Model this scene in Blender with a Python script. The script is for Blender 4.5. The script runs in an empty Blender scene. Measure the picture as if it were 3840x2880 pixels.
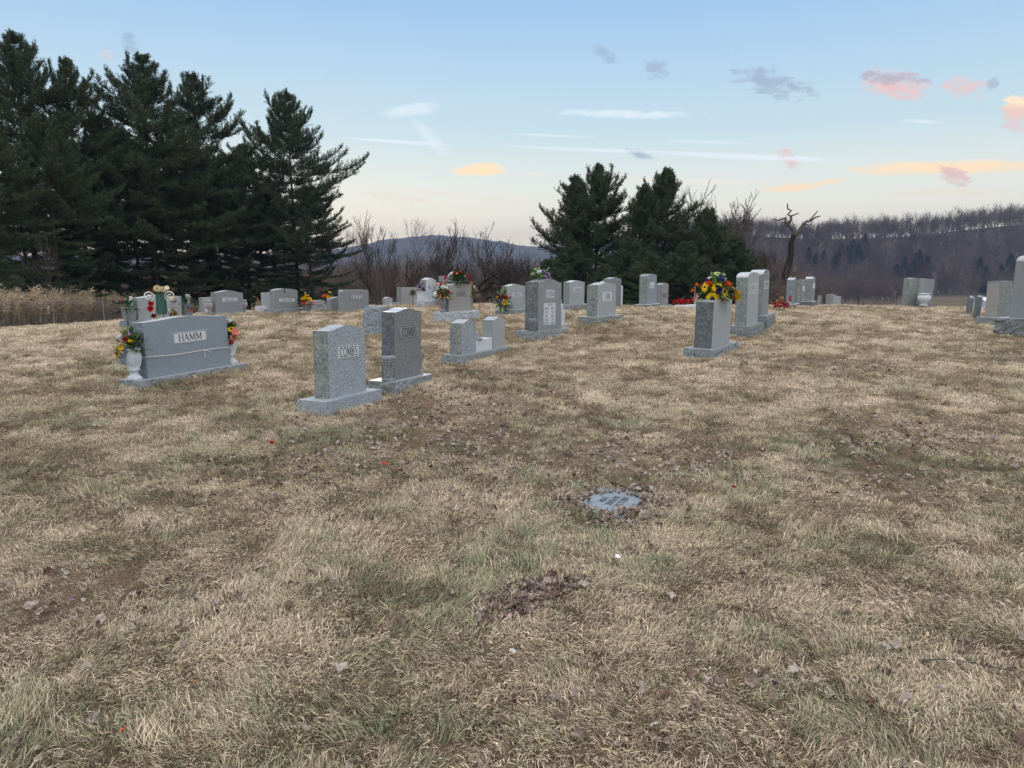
import bpy, bmesh, math, random
import numpy as np
from mathutils import Vector, Matrix, Euler, noise
R = math.radians
sc = bpy.context.scene
COL = sc.collection
# ------------------------------------------------------------ camera
FP, HZ, CH = 2662.0, 1000.0, 1.6           # focal length and horizon row of the 3840 px wide photo, eye height
PITCH = math.atan((1440 - HZ) / FP)
cam = bpy.data.cameras.new('camera'); cam.sensor_width = 36; cam.lens = 36 * FP / 3840
cam.clip_start = 0.05; cam.clip_end = 9000
camo = bpy.data.objects.new('camera', cam); COL.objects.link(camo)
camo.location = (0, 0, CH); camo.rotation_euler = (R(90) - PITCH, 0, 0)
sc.camera = camo
CP, SP = math.cos(PITCH), math.sin(PITCH)
def ray(u, v):
    a = (u - 1920) / FP; b = (1440 - v) / FP
    return Vector((a, CP + b * SP, -SP + b * CP))
def azel(u, v):
    r = ray(u, v).normalized(); return math.atan2(r.x, r.y), math.asin(r.z)
def at_depth(u, v, y):
    r = ray(u, v); return Vector((0, 0, CH)) + r * (y / r.y)
# ------------------------------------------------------------ exposure, world, sun
sc.view_settings.view_transform = 'Standard'; sc.view_settings.look = 'None'
sc.view_settings.exposure = 0.0; sc.view_settings.gamma = 1.0
cy = sc.cycles
cy.max_bounces = 5; cy.diffuse_bounces = 3; cy.glossy_bounces = 2; cy.transmission_bounces = 2; cy.volume_bounces = 0
cy.transparent_max_bounces = 8; cy.use_denoising = True; cy.denoiser = 'OPENIMAGEDENOISE'; cy.denoising_input_passes = 'RGB_ALBEDO_NORMAL'; cy.denoising_prefilter = 'NONE'; cy.sample_clamp_indirect = 4
SUN_EL, SUN_AZ = R(4.0), R(-14)             # low sun ahead, a little left, behind the pines
def new_nodes(nt):
    nt.nodes.clear()
    return nt.nodes, nt.links
world = bpy.data.worlds.new('World'); sc.world = world; world.use_nodes = True
def build_world():
    nt = world.node_tree; N, L = new_nodes(nt)
    out = N.new('ShaderNodeOutputWorld'); bg = N.new('ShaderNodeBackground')
    L.new(bg.outputs[0], out.inputs[0])
    def M(op, a, b=None, c=None, clamp=False):
        n = N.new('ShaderNodeMath'); n.operation = op; n.use_clamp = clamp
        for i, q in enumerate((a, b, c)):
            if q is None: continue
            if isinstance(q, (int, float)): n.inputs[i].default_value = q
            else: L.new(q, n.inputs[i])
        return n.outputs[0]
    def mixc(f, a, b):
        n = N.new('ShaderNodeMix'); n.data_type = 'RGBA'; n.clamp_factor = True
        for s, q in ((0, f), (6, a), (7, b)):
            if isinstance(q, (int, float)): n.inputs[s].default_value = q
            elif isinstance(q, tuple): n.inputs[s].default_value = (*q, 1)
            else: L.new(q, n.inputs[s])
        return n.outputs[2]
    sky = N.new('ShaderNodeTexSky'); sky.sky_type = 'NISHITA'; sky.sun_disc = False
    sky.sun_elevation = SUN_EL; sky.sun_rotation = SUN_AZ; sky.altitude = 900; sky.air_density = 1.0; sky.dust_density = 0.6; sky.ozone_density = 1.5
    tc = N.new('ShaderNodeTexCoord'); sep = N.new('ShaderNodeSeparateXYZ'); L.new(tc.outputs['Generated'], sep.inputs[0])
    X, Y, Z = sep.outputs
    el = M('ARCSINE', Z); az = M('ARCTAN2', X, Y)
    # twilight glow, with the unseen sky overhead brightened to light the ground (values are radiance / 10 before strength)
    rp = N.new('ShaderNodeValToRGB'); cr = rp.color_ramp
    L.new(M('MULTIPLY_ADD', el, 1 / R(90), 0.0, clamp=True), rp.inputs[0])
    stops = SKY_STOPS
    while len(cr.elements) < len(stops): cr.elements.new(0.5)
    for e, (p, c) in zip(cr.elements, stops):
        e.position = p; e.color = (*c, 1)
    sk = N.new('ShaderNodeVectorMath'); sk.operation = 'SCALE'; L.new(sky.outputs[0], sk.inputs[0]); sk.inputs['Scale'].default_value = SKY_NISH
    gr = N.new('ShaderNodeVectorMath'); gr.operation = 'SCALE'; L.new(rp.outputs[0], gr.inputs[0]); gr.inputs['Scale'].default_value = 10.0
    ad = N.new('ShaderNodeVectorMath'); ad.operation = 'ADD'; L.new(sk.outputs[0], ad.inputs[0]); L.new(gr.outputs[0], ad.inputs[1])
    cur = ad.outputs[0]
    # clouds and contrails, laid out by azimuth and elevation
    nz = N.new('ShaderNodeTexNoise'); nz.inputs['Scale'].default_value = 48; nz.inputs['Detail'].default_value = 5; nz.inputs['Roughness'].default_value = 0.68
    cmb = N.new('ShaderNodeCombineXYZ'); L.new(az, cmb.inputs[0]); L.new(M('MULTIPLY', el, 2.2), cmb.inputs[1]); L.new(cmb.outputs[0], nz.inputs['Vector'])
    nf = nz.outputs[0]
    nz2 = N.new('ShaderNodeTexNoise'); nz2.inputs['Scale'].default_value = 9; nz2.inputs['Detail'].default_value = 4
    L.new(cmb.outputs[0], nz2.inputs['Vector']); nf2 = nz2.outputs[0]
    for (u0, v0, u1, v1, th, colr, amt, ragged) in CLOUDS:
        a0, e0 = azel(u0, v0); a1, e1 = azel(u1, v1)
        ca, ce = (a0 + a1) / 2, (e0 + e1) / 2; ln = math.hypot(a1 - a0, e1 - e0) / 2; an = math.atan2(e1 - e0, a1 - a0); th = th * (1.0 if ragged else 1.5)
        dx = M('SUBTRACT', az, ca); dy = M('SUBTRACT', el, ce)
        p = M('ADD', M('MULTIPLY', dx, math.cos(an) / ln), M('MULTIPLY', dy, math.sin(an) / ln))
        q = M('ADD', M('MULTIPLY', dx, -math.sin(an) / (th / FP)), M('MULTIPLY', dy, math.cos(an) / (th / FP)))
        if ragged: q = M('ADD', q, M('MULTIPLY_ADD', nf2, 1.6, -0.8))
        d = M('ADD', M('POWER', M('ABSOLUTE', p), 2.0), M('POWER', M('ABSOLUTE', q), 2.0))
        m = M('SUBTRACT', 1.0, d)
        if ragged: m = M('ADD', M('MULTIPLY', m, 1.15), M('MULTIPLY_ADD', nf, 5.5 * ragged, -2.85 * ragged))
        else: m = M('MULTIPLY', m, M('MULTIPLY_ADD', nf2, 2.6, -0.4))
        m = M('MULTIPLY', M('SMOOTH_MIN', M('MAXIMUM', m, 0.0), 1.0, 0.3), amt, clamp=True)
        cur = mixc(m, cur, tuple(10 * c for c in colr))
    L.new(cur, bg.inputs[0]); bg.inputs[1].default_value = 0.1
SKY_NISH = 0.10
SKY_STOPS = [(0.0, (1.5, 1.27, .96)), (0.05, (1.15, 1.12, .94)), (0.11, (.66, .85, .92)), (0.21, (.36, .60, .90)), (0.38, (1.1, 1.15, 1.28)), (0.6, (2.1, 2.0, 1.98)), (1.0, (2.25, 2.1, 2.0))]  # upper stops lie above the view, raised as added fill for the ground
GREY, PINK, ORNG, WHT = (.36, .45, .60), (1.0, .66, .62), (1.4, 1.02, .60), (1.05, 1.13, 1.2)
CLOUDS = [ # end points (photo px), half thickness px, colour, amount, raggedness
 (450, 160, 520, 165, 34, GREY, .55, 1), (370, 200, 430, 205, 22, PINK, .3, .7),
 (2215, 170, 2330, 230, 24, GREY, .5, 1), (2400, 240, 2510, 275, 34, GREY, .55, 1), (2740, 270, 3060, 330, 46, GREY, .65, 1),
 (3200, 290, 3510, 345, 44, PINK, .9, .8), (3180, 280, 3500, 305, 20, GREY, .6, 1), (3530, 305, 3720, 345, 32, PINK, .75, .9), (3700, 310, 3740, 330, 22, GREY, .5, 1),
 (3740, 400, 3920, 430, 34, ORNG, .8, .7), (3730, 420, 3900, 440, 22, PINK, .8, .8), (3735, 455, 3900, 500, 20, PINK, .6, .8),
 (2350, 560, 2460, 595, 22, GREY, .6, 1), (2900, 570, 3010, 620, 26, PINK, .8, .8),
 (1690, 640, 1910, 632, 30, ORNG, .95, .35), (2840, 715, 3110, 690, 16, ORNG, .85, .2), (3040, 690, 3180, 672, 10, ORNG, .7, .2),
 (3140, 645, 4000, 608, 26, ORNG, .9, .25), (3500, 630, 3650, 690, 26, PINK, .85, .8),
 (1420, 425, 1660, 400, 22, WHT, .5, .4), (1540, 440, 1690, 600, 26, WHT, .4, .25), (2030, 420, 2660, 428, 16, WHT, .55, .5),
 (1270, 515, 1720, 545, 5, WHT, .7, 0), (1850, 545, 2500, 570, 6, WHT, .6, 0), (2380, 565, 3300, 605, 8, WHT, .9, 0), (2480, 525, 2840, 538, 5, WHT, .7, 0),
 (1900, 500, 2250, 515, 4, WHT, .55, 0), (1380, 690, 2010, 765, 6, (1.2, 1.08, .92), .8, 0), (2300, 670, 2950, 690, 8, (1.2, 1.08, .92), .8, 0), (1950, 652, 2080, 656, 6, (1.15, 1.05, .92), .7, 0),
 (3280, 725, 3840, 715, 14, (1.2, 1.05, .85), .6, .2), (1300, 720, 1650, 760, 20, (1.2, 1.02, .85), .45, .5), (3360, 450, 3560, 462, 5, WHT, .5, 0),
]
build_world()
sun = bpy.data.lights.new('sun', 'SUN'); sun.energy = 0.35; sun.angle = R(15); sun.color = (1.0, .82, .62)
suno = bpy.data.objects.new('sun', sun); COL.objects.link(suno)
sd = Vector((math.sin(SUN_AZ) * math.cos(SUN_EL), math.cos(SUN_AZ) * math.cos(SUN_EL), math.sin(SUN_EL)))
suno.rotation_euler = (-sd).to_track_quat('-Z', 'Y').to_euler(); suno.location = (0, 0, 60)
# ------------------------------------------------------------ small helpers
rng = np.random.default_rng(11)
def tag(o, label=None, cat=None, group=None, kind=None):
    if label: o['label'] = label
    if cat: o['category'] = cat
    if group: o['group'] = group
    if kind: o['kind'] = kind
    return o
def link(o, parent=None):
    COL.objects.link(o)
    if parent: o.parent = parent
    return o
def empty(name, loc, rot=(0, 0, 0), label=None, cat=None, group=None):
    o = bpy.data.objects.new(name, None); o.location = loc; o.rotation_euler = rot; o.empty_display_size = .1
    return tag(link(o), label, cat, group)
def mesh(name, V, F, mats, mi=None, smooth=False, attr=None):
    """V (n,3); F list of faces or (m,k) array"""
    me = bpy.data.meshes.new(name)
    V = np.asarray(V, np.float32)
    if isinstance(F, np.ndarray):
        k = F.shape[1]; m = F.shape[0]
        me.vertices.add(len(V)); me.vertices.foreach_set('co', V.ravel())
        me.loops.add(m * k); me.loops.foreach_set('vertex_index', F.astype(np.int32).ravel())
        me.polygons.add(m); me.polygons.foreach_set('loop_start', np.arange(0, m * k, k, dtype=np.int32))
        me.update(calc_edges=True)
    else:
        me.from_pydata([tuple(map(float, v)) for v in V], [], [tuple(map(int, f)) for f in F]); me.update()
    for m_ in (mats if isinstance(mats, (list, tuple)) else [mats]): me.materials.append(m_)
    if mi is not None: me.polygons.foreach_set('material_index', np.asarray(mi, np.int32))
    if smooth: me.polygons.foreach_set('use_smooth', np.ones(len(me.polygons), bool))
    if attr:
        for an, av in attr.items():
            a = me.attributes.new(an, 'FLOAT', 'POINT'); a.data.foreach_set('value', np.asarray(av, np.float32))
    return me
def obj(name, me, parent=None, loc=(0, 0, 0), rot=(0, 0, 0), scale=None):
    o = bpy.data.objects.new(name, me); o.location = loc; o.rotation_euler = rot
    if scale: o.scale = scale if isinstance(scale, (tuple, list)) else (scale,) * 3
    return link(o, parent)
class MB:
    """collects vertices and faces for one mesh"""
    def __init__(s): s.v = []; s.f = []; s.m = []
    def add(s, V, F, m=0):
        b = len(s.v); s.v += [tuple(p) for p in V]; s.f += [tuple(i + b for i in f) for f in F]; s.m += [m] * len(F); return s
    def box(s, x0, x1, y0, y1, z0, z1, m=0):
        V = [(x0, y0, z0), (x1, y0, z0), (x1, y1, z0), (x0, y1, z0), (x0, y0, z1), (x1, y0, z1), (x1, y1, z1), (x0, y1, z1)]
        return s.add(V, [(3, 2, 1, 0), (4, 5, 6, 7), (0, 1, 5, 4), (1, 2, 6, 5), (2, 3, 7, 6), (3, 0, 4, 7)], m)
    def lathe(s, prof, n=24, m=0, c=(0, 0), wob=None):
        V = []; F = []
        for (r, z) in prof:
            for i in range(n):
                a = 2 * math.pi * i / n; rr = r * (1 + (wob(a, z) if wob else 0)); V.append((c[0] + rr * math.cos(a), c[1] + rr * math.sin(a), z))
        for j in range(len(prof) - 1):
            for i in range(n):
                k = (i + 1) % n; F.append((j * n + i, j * n + k, (j + 1) * n + k, (j + 1) * n + i))
        F.append(tuple(range(n - 1, -1, -1))); F.append(tuple((len(prof) - 1) * n + i for i in range(n)))
        return s.add(V, F, m)
    def tube(s, pts, r, n=6, m=0):
        pts = [Vector(p) for p in pts]; V = []; F = []
        for i, p in enumerate(pts):
            d = (pts[min(i + 1, len(pts) - 1)] - pts[max(i - 1, 0)]).normalized()
            a = d.orthogonal().normalized() if i == 0 else (a - d * a.dot(d)).normalized()
            b = d.cross(a); rr = r[i] if isinstance(r, (list, tuple)) else r
            for k in range(n):
                t = 2 * math.pi * k / n; V.append(p + (a * math.cos(t) + b * math.sin(t)) * rr)
        for i in range(len(pts) - 1):
            for k in range(n):
                q = (k + 1) % n; F.append((i * n + k, i * n + q, (i + 1) * n + q, (i + 1) * n + k))
        F.append(tuple(range(n - 1, -1, -1))); F.append(tuple((len(pts) - 1) * n + k for k in range(n)))
        return s.add(V, F, m)
    def me(s, name, mats, smooth=False): return mesh(name, s.v, s.f, mats, s.m, smooth)
def tubes(P0, P1, r0, r1, n=4):
    """many separate tapered tubes as arrays"""
    P0 = np.asarray(P0, float); P1 = np.asarray(P1, float); d = P1 - P0; d /= np.linalg.norm(d, axis=1, keepdims=True) + 1e-9
    ref = np.where(np.abs(d[:, 2:3]) > .9, [[1, 0, 0]], [[0, 0, 1]]); a = np.cross(d, ref); a /= np.linalg.norm(a, axis=1, keepdims=True); b = np.cross(d, a)
    t = 2 * np.pi * np.arange(n) / n; off = a[:, None] * np.cos(t)[None, :, None] + b[:, None] * np.sin(t)[None, :, None]
    V = np.concatenate([P0[:, None] + off * np.asarray(r0)[:, None, None], P1[:, None] + off * np.asarray(r1)[:, None, None]], 1)
    m = len(P0); base = (np.arange(m) * 2 * n)[:, None]; k = np.arange(n); q = (k + 1) % n
    F = np.stack([base + k, base + q, base + n + q, base + n + k], -1).reshape(-1, 4)
    return V.reshape(-1, 3), F
def vnoise(x, y, s, seed=0):
    x = np.asarray(x, float) / s + 1000; y = np.asarray(y, float) / s + 1000
    xi = np.floor(x).astype(np.int64); yi = np.floor(y).astype(np.int64); fx = x - xi; fy = y - yi; fx = fx * fx * (3 - 2 * fx); fy = fy * fy * (3 - 2 * fy)
    def h(i, j):
        n = (i * 374761393 + j * 668265263 + seed * 974711) & 0x7fffffff; n = ((n ^ (n >> 13)) * 1274126177) & 0x7fffffff
        return ((n ^ (n >> 16)) & 0xffff) / 65535.0
    return (h(xi, yi) * (1 - fx) + h(xi + 1, yi) * fx) * (1 - fy) + (h(xi, yi + 1) * (1 - fx) + h(xi + 1, yi + 1) * fx) * fy
def fbm(x, y, s, seed=0): return .5 * vnoise(x, y, s, seed) + .3 * vnoise(x, y, s * .45, seed + 7) + .2 * vnoise(x, y, s * .2, seed + 13)
def sstep(a, b, x): t = np.clip((np.asarray(x, float) - a) / (b - a), 0, 1); return t * t * (3 - 2 * t)
# ------------------------------------------------------------ materials
def mat(name, base=(.5, .5, .5), rough=.8, spec=.3, metal=0.0):
    m = bpy.data.materials.new(name); m.use_nodes = True; b = m.node_tree.nodes['Principled BSDF']
    b.inputs['Base Color'].default_value = (*base, 1); b.inputs['Roughness'].default_value = rough
    b.inputs['Specular IOR Level'].default_value = spec; b.inputs['Metallic'].default_value = metal
    return m
def nt_of(m): nt = m.node_tree; return nt, nt.nodes, nt.links, nt.nodes['Principled BSDF']
def ramp(N, L, src, stops):
    r = N.new('ShaderNodeValToRGB'); L.new(src, r.inputs[0]); e = r.color_ramp.elements
    while len(e) < len(stops): e.new(.5)
    for q, (p, c) in zip(e, stops): q.position = p; q.color = (*c, 1)
    return r.outputs[0]
def noise_tex(N, L, co, scale, detail=3, rough=.55, out=0):
    n = N.new('ShaderNodeTexNoise'); n.inputs['Scale'].default_value = scale; n.inputs['Detail'].default_value = detail; n.inputs['Roughness'].default_value = rough
    L.new(co, n.inputs['Vector']); return n.outputs[out]
def mix(N, L, f, a, b, mode='MIX'):
    n = N.new('ShaderNodeMix'); n.data_type = 'RGBA'; n.blend_type = mode
    for s, q in ((0, f), (6, a), (7, b)):
        if isinstance(q, (int, float)): n.inputs[s].default_value = q
        elif isinstance(q, tuple): n.inputs[s].default_value = (*q, 1)
        else: L.new(q, n.inputs[s])
    return n.outputs[2]
def coords(N, L, obj_rand=True):
    tc = N.new('ShaderNodeTexCoord'); 
    if not obj_rand: return tc.outputs['Object']
    oi = N.new('ShaderNodeObjectInfo'); mp = N.new('ShaderNodeVectorMath'); mp.operation = 'MULTIPLY_ADD'
    L.new(oi.outputs['Random'], mp.inputs[0]); mp.inputs[1].default_value = (37, 53, 71); L.new(tc.outputs['Object'], mp.inputs[2])
    return mp.outputs[0]
def bump(N, L, b, h, strength, dist):
    n = N.new('ShaderNodeBump'); n.inputs['Strength'].default_value = strength; n.inputs['Distance'].default_value = dist
    L.new(h, n.inputs['Height']); L.new(n.outputs[0], b.inputs['Normal'])
def granite(name, c, speck=.35, rough=.55, spec=.4, stain=.15, grain=95):
    """even ground granite: fine light and dark crystals, faint run-off stains"""
    m = mat(name, c, rough, spec); nt, N, L, b = nt_of(m); co = coords(N, L)
    n1 = noise_tex(N, L, co, grain, 2, .7); k = speck
    dk = tuple(x * (1 - k) for x in c); lt = tuple(min(1, x * (1 + k)) for x in c)
    col = ramp(N, L, n1, [(.36, dk), (.5, c), (.64, lt)])
    n2 = noise_tex(N, L, co, 5, 4, .6)
    col = mix(N, L, ramp_f(N, L, n2, .45, .75, stain), col, tuple(x * .55 for x in c))
    L.new(col, b.inputs['Base Color']); return m
def ramp_f(N, L, src, a, b, mx=1.0):
    n = N.new('ShaderNodeMapRange'); n.inputs[1].default_value = a; n.inputs[2].default_value = b; n.inputs[3].default_value = 0; n.inputs[4].default_value = mx; n.clamp = True
    L.new(src, n.inputs[0]); return n.outputs[0]
def rockface(name, c, lichen=.5, lc=(.30, .34, .27), dark=(.06, .065, .06), rough=.9):
    """pitched rough stone with lichen rosettes and black weathering"""
    m = mat(name, c, rough, .15); nt, N, L, b = nt_of(m); co = coords(N, L)
    n1 = noise_tex(N, L, co, 22, 5, .7); n2 = noise_tex(N, L, co, 7, 4, .6); n3 = noise_tex(N, L, co, 60, 3, .7)
    col = ramp(N, L, n1, [(.3, tuple(x * .5 for x in c)), (.5, c), (.72, tuple(min(1, x * 1.5) for x in c))])
    col = mix(N, L, ramp_f(N, L, n2, .5, .62, lichen), col, lc)
    vo = N.new('ShaderNodeTexVoronoi'); vo.inputs['Scale'].default_value = 17; L.new(co, vo.inputs['Vector'])
    col = mix(N, L, ramp_f(N, L, vo.outputs['Distance'], .34, .22, lichen * .7), col, tuple(min(1, x * 1.35) for x in lc))
    col = mix(N, L, ramp_f(N, L, n3, .56, .72, .6), col, dark)
    L.new(col, b.inputs['Base Color']); bump(N, L, b, n1, .9, .03); return m
def simple_noise_mat(name, c1, c2, scale, rough=.9, spec=.15, detail=4):
    m = mat(name, c1, rough, spec); nt, N, L, b = nt_of(m); co = coords(N, L)
    L.new(ramp(N, L, noise_tex(N, L, co, scale, detail), [(.35, c1), (.65, c2)]), b.inputs['Base Color']); return m
G = {
 'blue': granite('granite_blue_grey', (.245, .285, .32), .32), 'mid': granite('granite_mid_grey', (0.258, 0.271, 0.275), .35), 'light': granite('granite_light_grey', (0.361, 0.378, 0.387), .3),
 'dark': granite('granite_dark_grey', (.205, .21, .215), .4), 'coarse': granite('granite_coarse_grey', (.315, .35, .385), .5, grain=60), 'tan': granite('granite_warm_grey', (0.344, 0.327, 0.305), .2),
 'pink': granite('granite_pinkish', (0.310, 0.284, 0.292), .2, stain=.5), 'white': granite('granite_white', (.62, .65, .68), .12), 'top': granite('granite_polished_top', (.42, .44, .46), .15, rough=.22, spec=.6),
 'panel': granite('panel_frosted', (.60, .62, .63), .10, rough=.8, spec=.1, stain=.08), 'steel': granite('granite_steel_grey', (.24, .255, .27), .25, rough=.4),
}
RK = {
 'grey': rockface('rock_pitched_grey', (.22, .24, .255), .35), 'blue': rockface('rock_pitched_blue', (.26, .295, .33), .15), 'dark': rockface('rock_pitched_dark', (.15, .165, .18), .25),
 'lich': rockface('rock_lichen', (.25, .27, .265), .6, (.33, .36, .325)), 'white': rockface('rock_pitched_white', (.50, .54, .57), .0, dark=(.26, .28, .30)), 'base': rockface('rock_base', (.28, .305, .32), .25),
 'field': rockface('rock_fieldstone', (.20, .21, .22), .35),
}
INK = mat('engraved_letter', (.035, .04, .045), .8, .1); INK2 = mat('engraved_line', (.10, .11, .12), .8, .1)
# ------------------------------------------------------------ ground
ST = {
 'HAMM': (-4.653, 10.041, 0.03, 1.131, -0.026, -0.007, 1.827, 0.428, 0.098, 1.41, 0.227, 0.744, 0.041),
 'COMBS1': (-1.948, 7.972, 0.004, 1.188, -0.006, 0.028, 1.071, 0.393, 0.16, 0.707, 0.195, 0.74, 0.05),
 'COMBS2': (-1.464, 9.282, 0.009, 1.189, 0.02, 0.028, 0.995, 0.389, 0.151, 0.688, 0.188, 0.866, 0.044),
 'DBL_L': (-0.851, 12.607, -0.036, 1.272, -0.013, 0.013, 1.232, 0.415, 0.13, 0.759, 0.198, 0.528, 0.06),
 'DBL_R': (-0.312, 12.723, -0.011, 1.026, -0.013, 0.023, 0.789, 0.364, 0.172, 0.439, 0.214, 0.512, 0.06),
 'HAM1': (0.664, 15.11, 0.113, 1.015, -0.008, 0.032, 1.375, 0.562, 0.168, 1.017, 0.305, 0.996, 0.069),
 'DAVIS': (-1.303, 16.866, 0.381, 0.982, 0.015, 0.01, 1.26, 0.392, 0.182, 0.872, 0.191, 0.616, 0.039),
 'RE': (-2.924, 24.686, 0.241, 1.09, 0.037, 0.029, 0.986, 0.367, 0.218, 0.628, 0.235, 0.7, 0.063),
 'LEWIS': (-3.999, 27.557, 0.067, 1.049, 0.008, 0.023, 1.486, 0.383, 0.182, 1.136, 0.233, 0.569, 0.06),
 'SMALL': (-5.625, 32.204, -0.218, 1.048, 0.001, -0.002, 0.848, 0.322, 0.174, 0.498, 0.172, 0.24, 0.06),
 'FOWLER': (0.035, 20.381, 0.193, 0.89, 0.003, 0.015, 1.17, 0.346, 0.188, 0.82, 0.196, 0.678, 0.055),
 'EDWARDS': (1.862, 21.523, 0.294, 0.905, 0.006, 0.001, 1.171, 0.372, 0.192, 0.821, 0.222, 0.66, 0.048),
 'HAM2': (2.089, 16.647, 0.352, 0.954, -0.001, 0.005, 1.331, 0.489, 0.118, 0.918, 0.274, 0.716, 0.053),
 'TALL': (4.327, 22.762, 0.31, 0.963, -0.009, 0.006, 1.017, 0.479, 0.117, 0.697, 0.275, 0.863, 0.062),
 'PINK': (5.401, 25.691, 0.071, 0.932, -0.01, 0.013, 0.91, 0.365, 0.183, 0.56, 0.215, 0.695, 0.05),
 'FLOW': (3.517, 12.431, 0.087, 1.001, 0.018, -0.01, 1.463, 0.522, 0.156, 1.077, 0.302, 0.781, 0.06),
 'HOP1': (5.302, 16.054, 0.038, 0.977, -0.014, -0.021, 1.158, 0.477, 0.284, 0.869, 0.256, 1.058, 0.055),
 'HOP2': (5.997, 17.316, 0.137, 1.059, -0.011, -0.016, 1.196, 0.602, 0.323, 0.824, 0.309, 0.969, 0.065),
 'BLUE': (9.957, 25.469, 0.16, 0.98, -0.009, -0.004, 0.812, 0.451, 0.134, 0.471, 0.244, 0.857, 0.06),
 'GR1': (11.211, 27.75, 0.043, 0.959, 0.0, -0.001, 0.833, 0.343, 0.181, 0.483, 0.193, 0.875, 0.06),
 'GR2': (10.631, 25.543, 0.192, 0.978, -0.006, 0.009, 0.815, 0.403, 0.185, 0.465, 0.253, 0.79, 0.06),
 'LEAN': (16.205, 28.088, -0.02, 0.303, -0.018, 0.075, 0.543, 0.284, 0.152, 0.545, 0.225, 0.998, 0.06),
 'RTALL': (13.095, 19.194, 0.057, 0.553, -0.017, -0.003, 1.118, 0.353, 0.22, 0.701, 0.175, 0.945, 0.06),
 'BAUG1': (-9.158, 22.93, 0.075, 1.026, 0.009, 0.028, 1.438, 0.38, 0.082, 1.05, 0.206, 0.628, 0.068),
 'BAUG1B': (-13.327, 31.164, -0.527, 1.213, 0.002, 0.001, 1.057, 0.357, 0.172, 0.707, 0.207, 0.635, 0.06),
 'BAUG2': (-7.632, 23.861, 0.033, 1.063, 0.013, 0.03, 1.352, 0.375, 0.18, 1.002, 0.225, 0.611, 0.06),
 'WAGNER': (-5.267, 23.708, 0.142, 0.991, 0.007, 0.021, 1.536, 0.354, 0.182, 1.186, 0.204, 0.508, 0.06),
 'GRNST': (-9.525, 19.145, 0.065, 1.129, 0.014, 0.004, 2.009, 0.35, 0.158, 1.363, 0.211, 0.575, 0.06),
}
def ctrl():
    P = [(v[0], v[1], v[2]) for k, v in ST.items() if k not in ('DBL_L', 'DBL_R')]
    P += [(0, 0, 0), (3, 2, 0), (-3, 2, 0), (6, 5, 0), (-6, 5, 0), (1, 5, 0), (2.5, 8, 0), (-10, 8, -.05), (10, 9, .0), (-15, 15, -.28), (0, -10, 0), (20, 10, 0), (25, 25, -.1), (-20, 0, -.2), (20, -5, 0), (-18, 26, -.75),
          (-23, 28, -.95), (-23, 36, -1.28), (-23, 40, -1.5), (-23, 48, -2.1), (-30, 40, -1.6), (-30, 28, -1.2), (-30, 15, -.7), (0, 31, -.08), (0, 36, -.55), (10, 36, -.6), (20, 34, -.5), (0, 45, -2), (10, 45, -2.3), (22, 45, -2.4), (32, 38, -1.2), (-8, 45, -2.1), (-15, 45, -2.0), (-14, 38, -1.25), (-17, 33, -1.0), (6, 12, .03), (9, 15, .05), (-3, 20, .12), (33, 20, 0)]
    return np.array(P, float)
CT = ctrl()
def _tps(r2): return np.where(r2 > 0, r2 * np.log(np.maximum(r2, 1e-12)) * .5, 0)
def _fit():
    n = len(CT); X = CT[:, :2] / 10; K = _tps(((X[:, None] - X[None]) ** 2).sum(-1)) + np.eye(n) * .01
    Pm = np.c_[np.ones(n), X]; A = np.block([[K, Pm], [Pm.T, np.zeros((3, 3))]])
    return np.linalg.solve(A, np.r_[CT[:, 2], 0, 0, 0]), X
TPW, TPX = _fit()
RT = np.array([.0, .15, .31, .41, .485, .54, .656, .72, .9, 1.4]); RV = np.array([960, 900, 878, 893, 908, 903, 863, 850, 810, 800])
def H(x, y):
    x = np.atleast_1d(np.asarray(x, float)); y = np.atleast_1d(np.asarray(y, float))
    cx = np.clip(x, -34, 34); cyy = np.clip(y, -12, 50); Q = np.c_[cx, cyy] / 10
    z = _tps(((Q[:, None] - TPX[None]) ** 2).sum(-1)) @ TPW[:len(TPX)] + TPW[-3] + Q @ TPW[-2:]
    z = np.clip(z, -4, 1.0)
    far = -3.0 - 15.0 * sstep(45, 240, y)
    t = x / np.maximum(y, 1); zr = CH + 620 * (1000 - np.interp(t, RT, RV)) / FP + 18
    hill = zr * sstep(468, 615, y) * sstep(.08, .26, t) * (1 - .25 * sstep(660, 1100, y))
    far = far + hill + 6 * (vnoise(x, y, 60, 3) - .5) * sstep(480, 560, y) * sstep(.1, .3, t) + 1.5 * (vnoise(x, y, 45, 5) - .5) * sstep(230, 300, y)
    w = sstep(40, 62, y)
    nearb = (vnoise(x, y, .9, 1) - .5) * .035 + (vnoise(x, y, .33, 2) - .5) * .018
    return (z + nearb) * (1 - w) + far * w
def h1(x, y): return float(H(x, y)[0])
def hit(u, v, lo=1.5, hi=900):
    """where the view ray through photo pixel (u, v) meets the ground"""
    r = ray(u, v); ys = np.geomspace(lo, hi, 1500); t = ys / r.y; xs = r.x * t; zs = CH + r.z * t; d = zs - H(xs, ys)
    i = np.where(d < 0)[0]
    k = i[0] if len(i) else int(np.argmin(np.abs(d)))
    if k > 0 and len(i): f = d[k - 1] / (d[k - 1] - d[k]); y = ys[k - 1] + f * (ys[k] - ys[k - 1])
    else: y = ys[k]
    x = r.x * y / r.y; return Vector((x, y, h1(x, y)))
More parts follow.
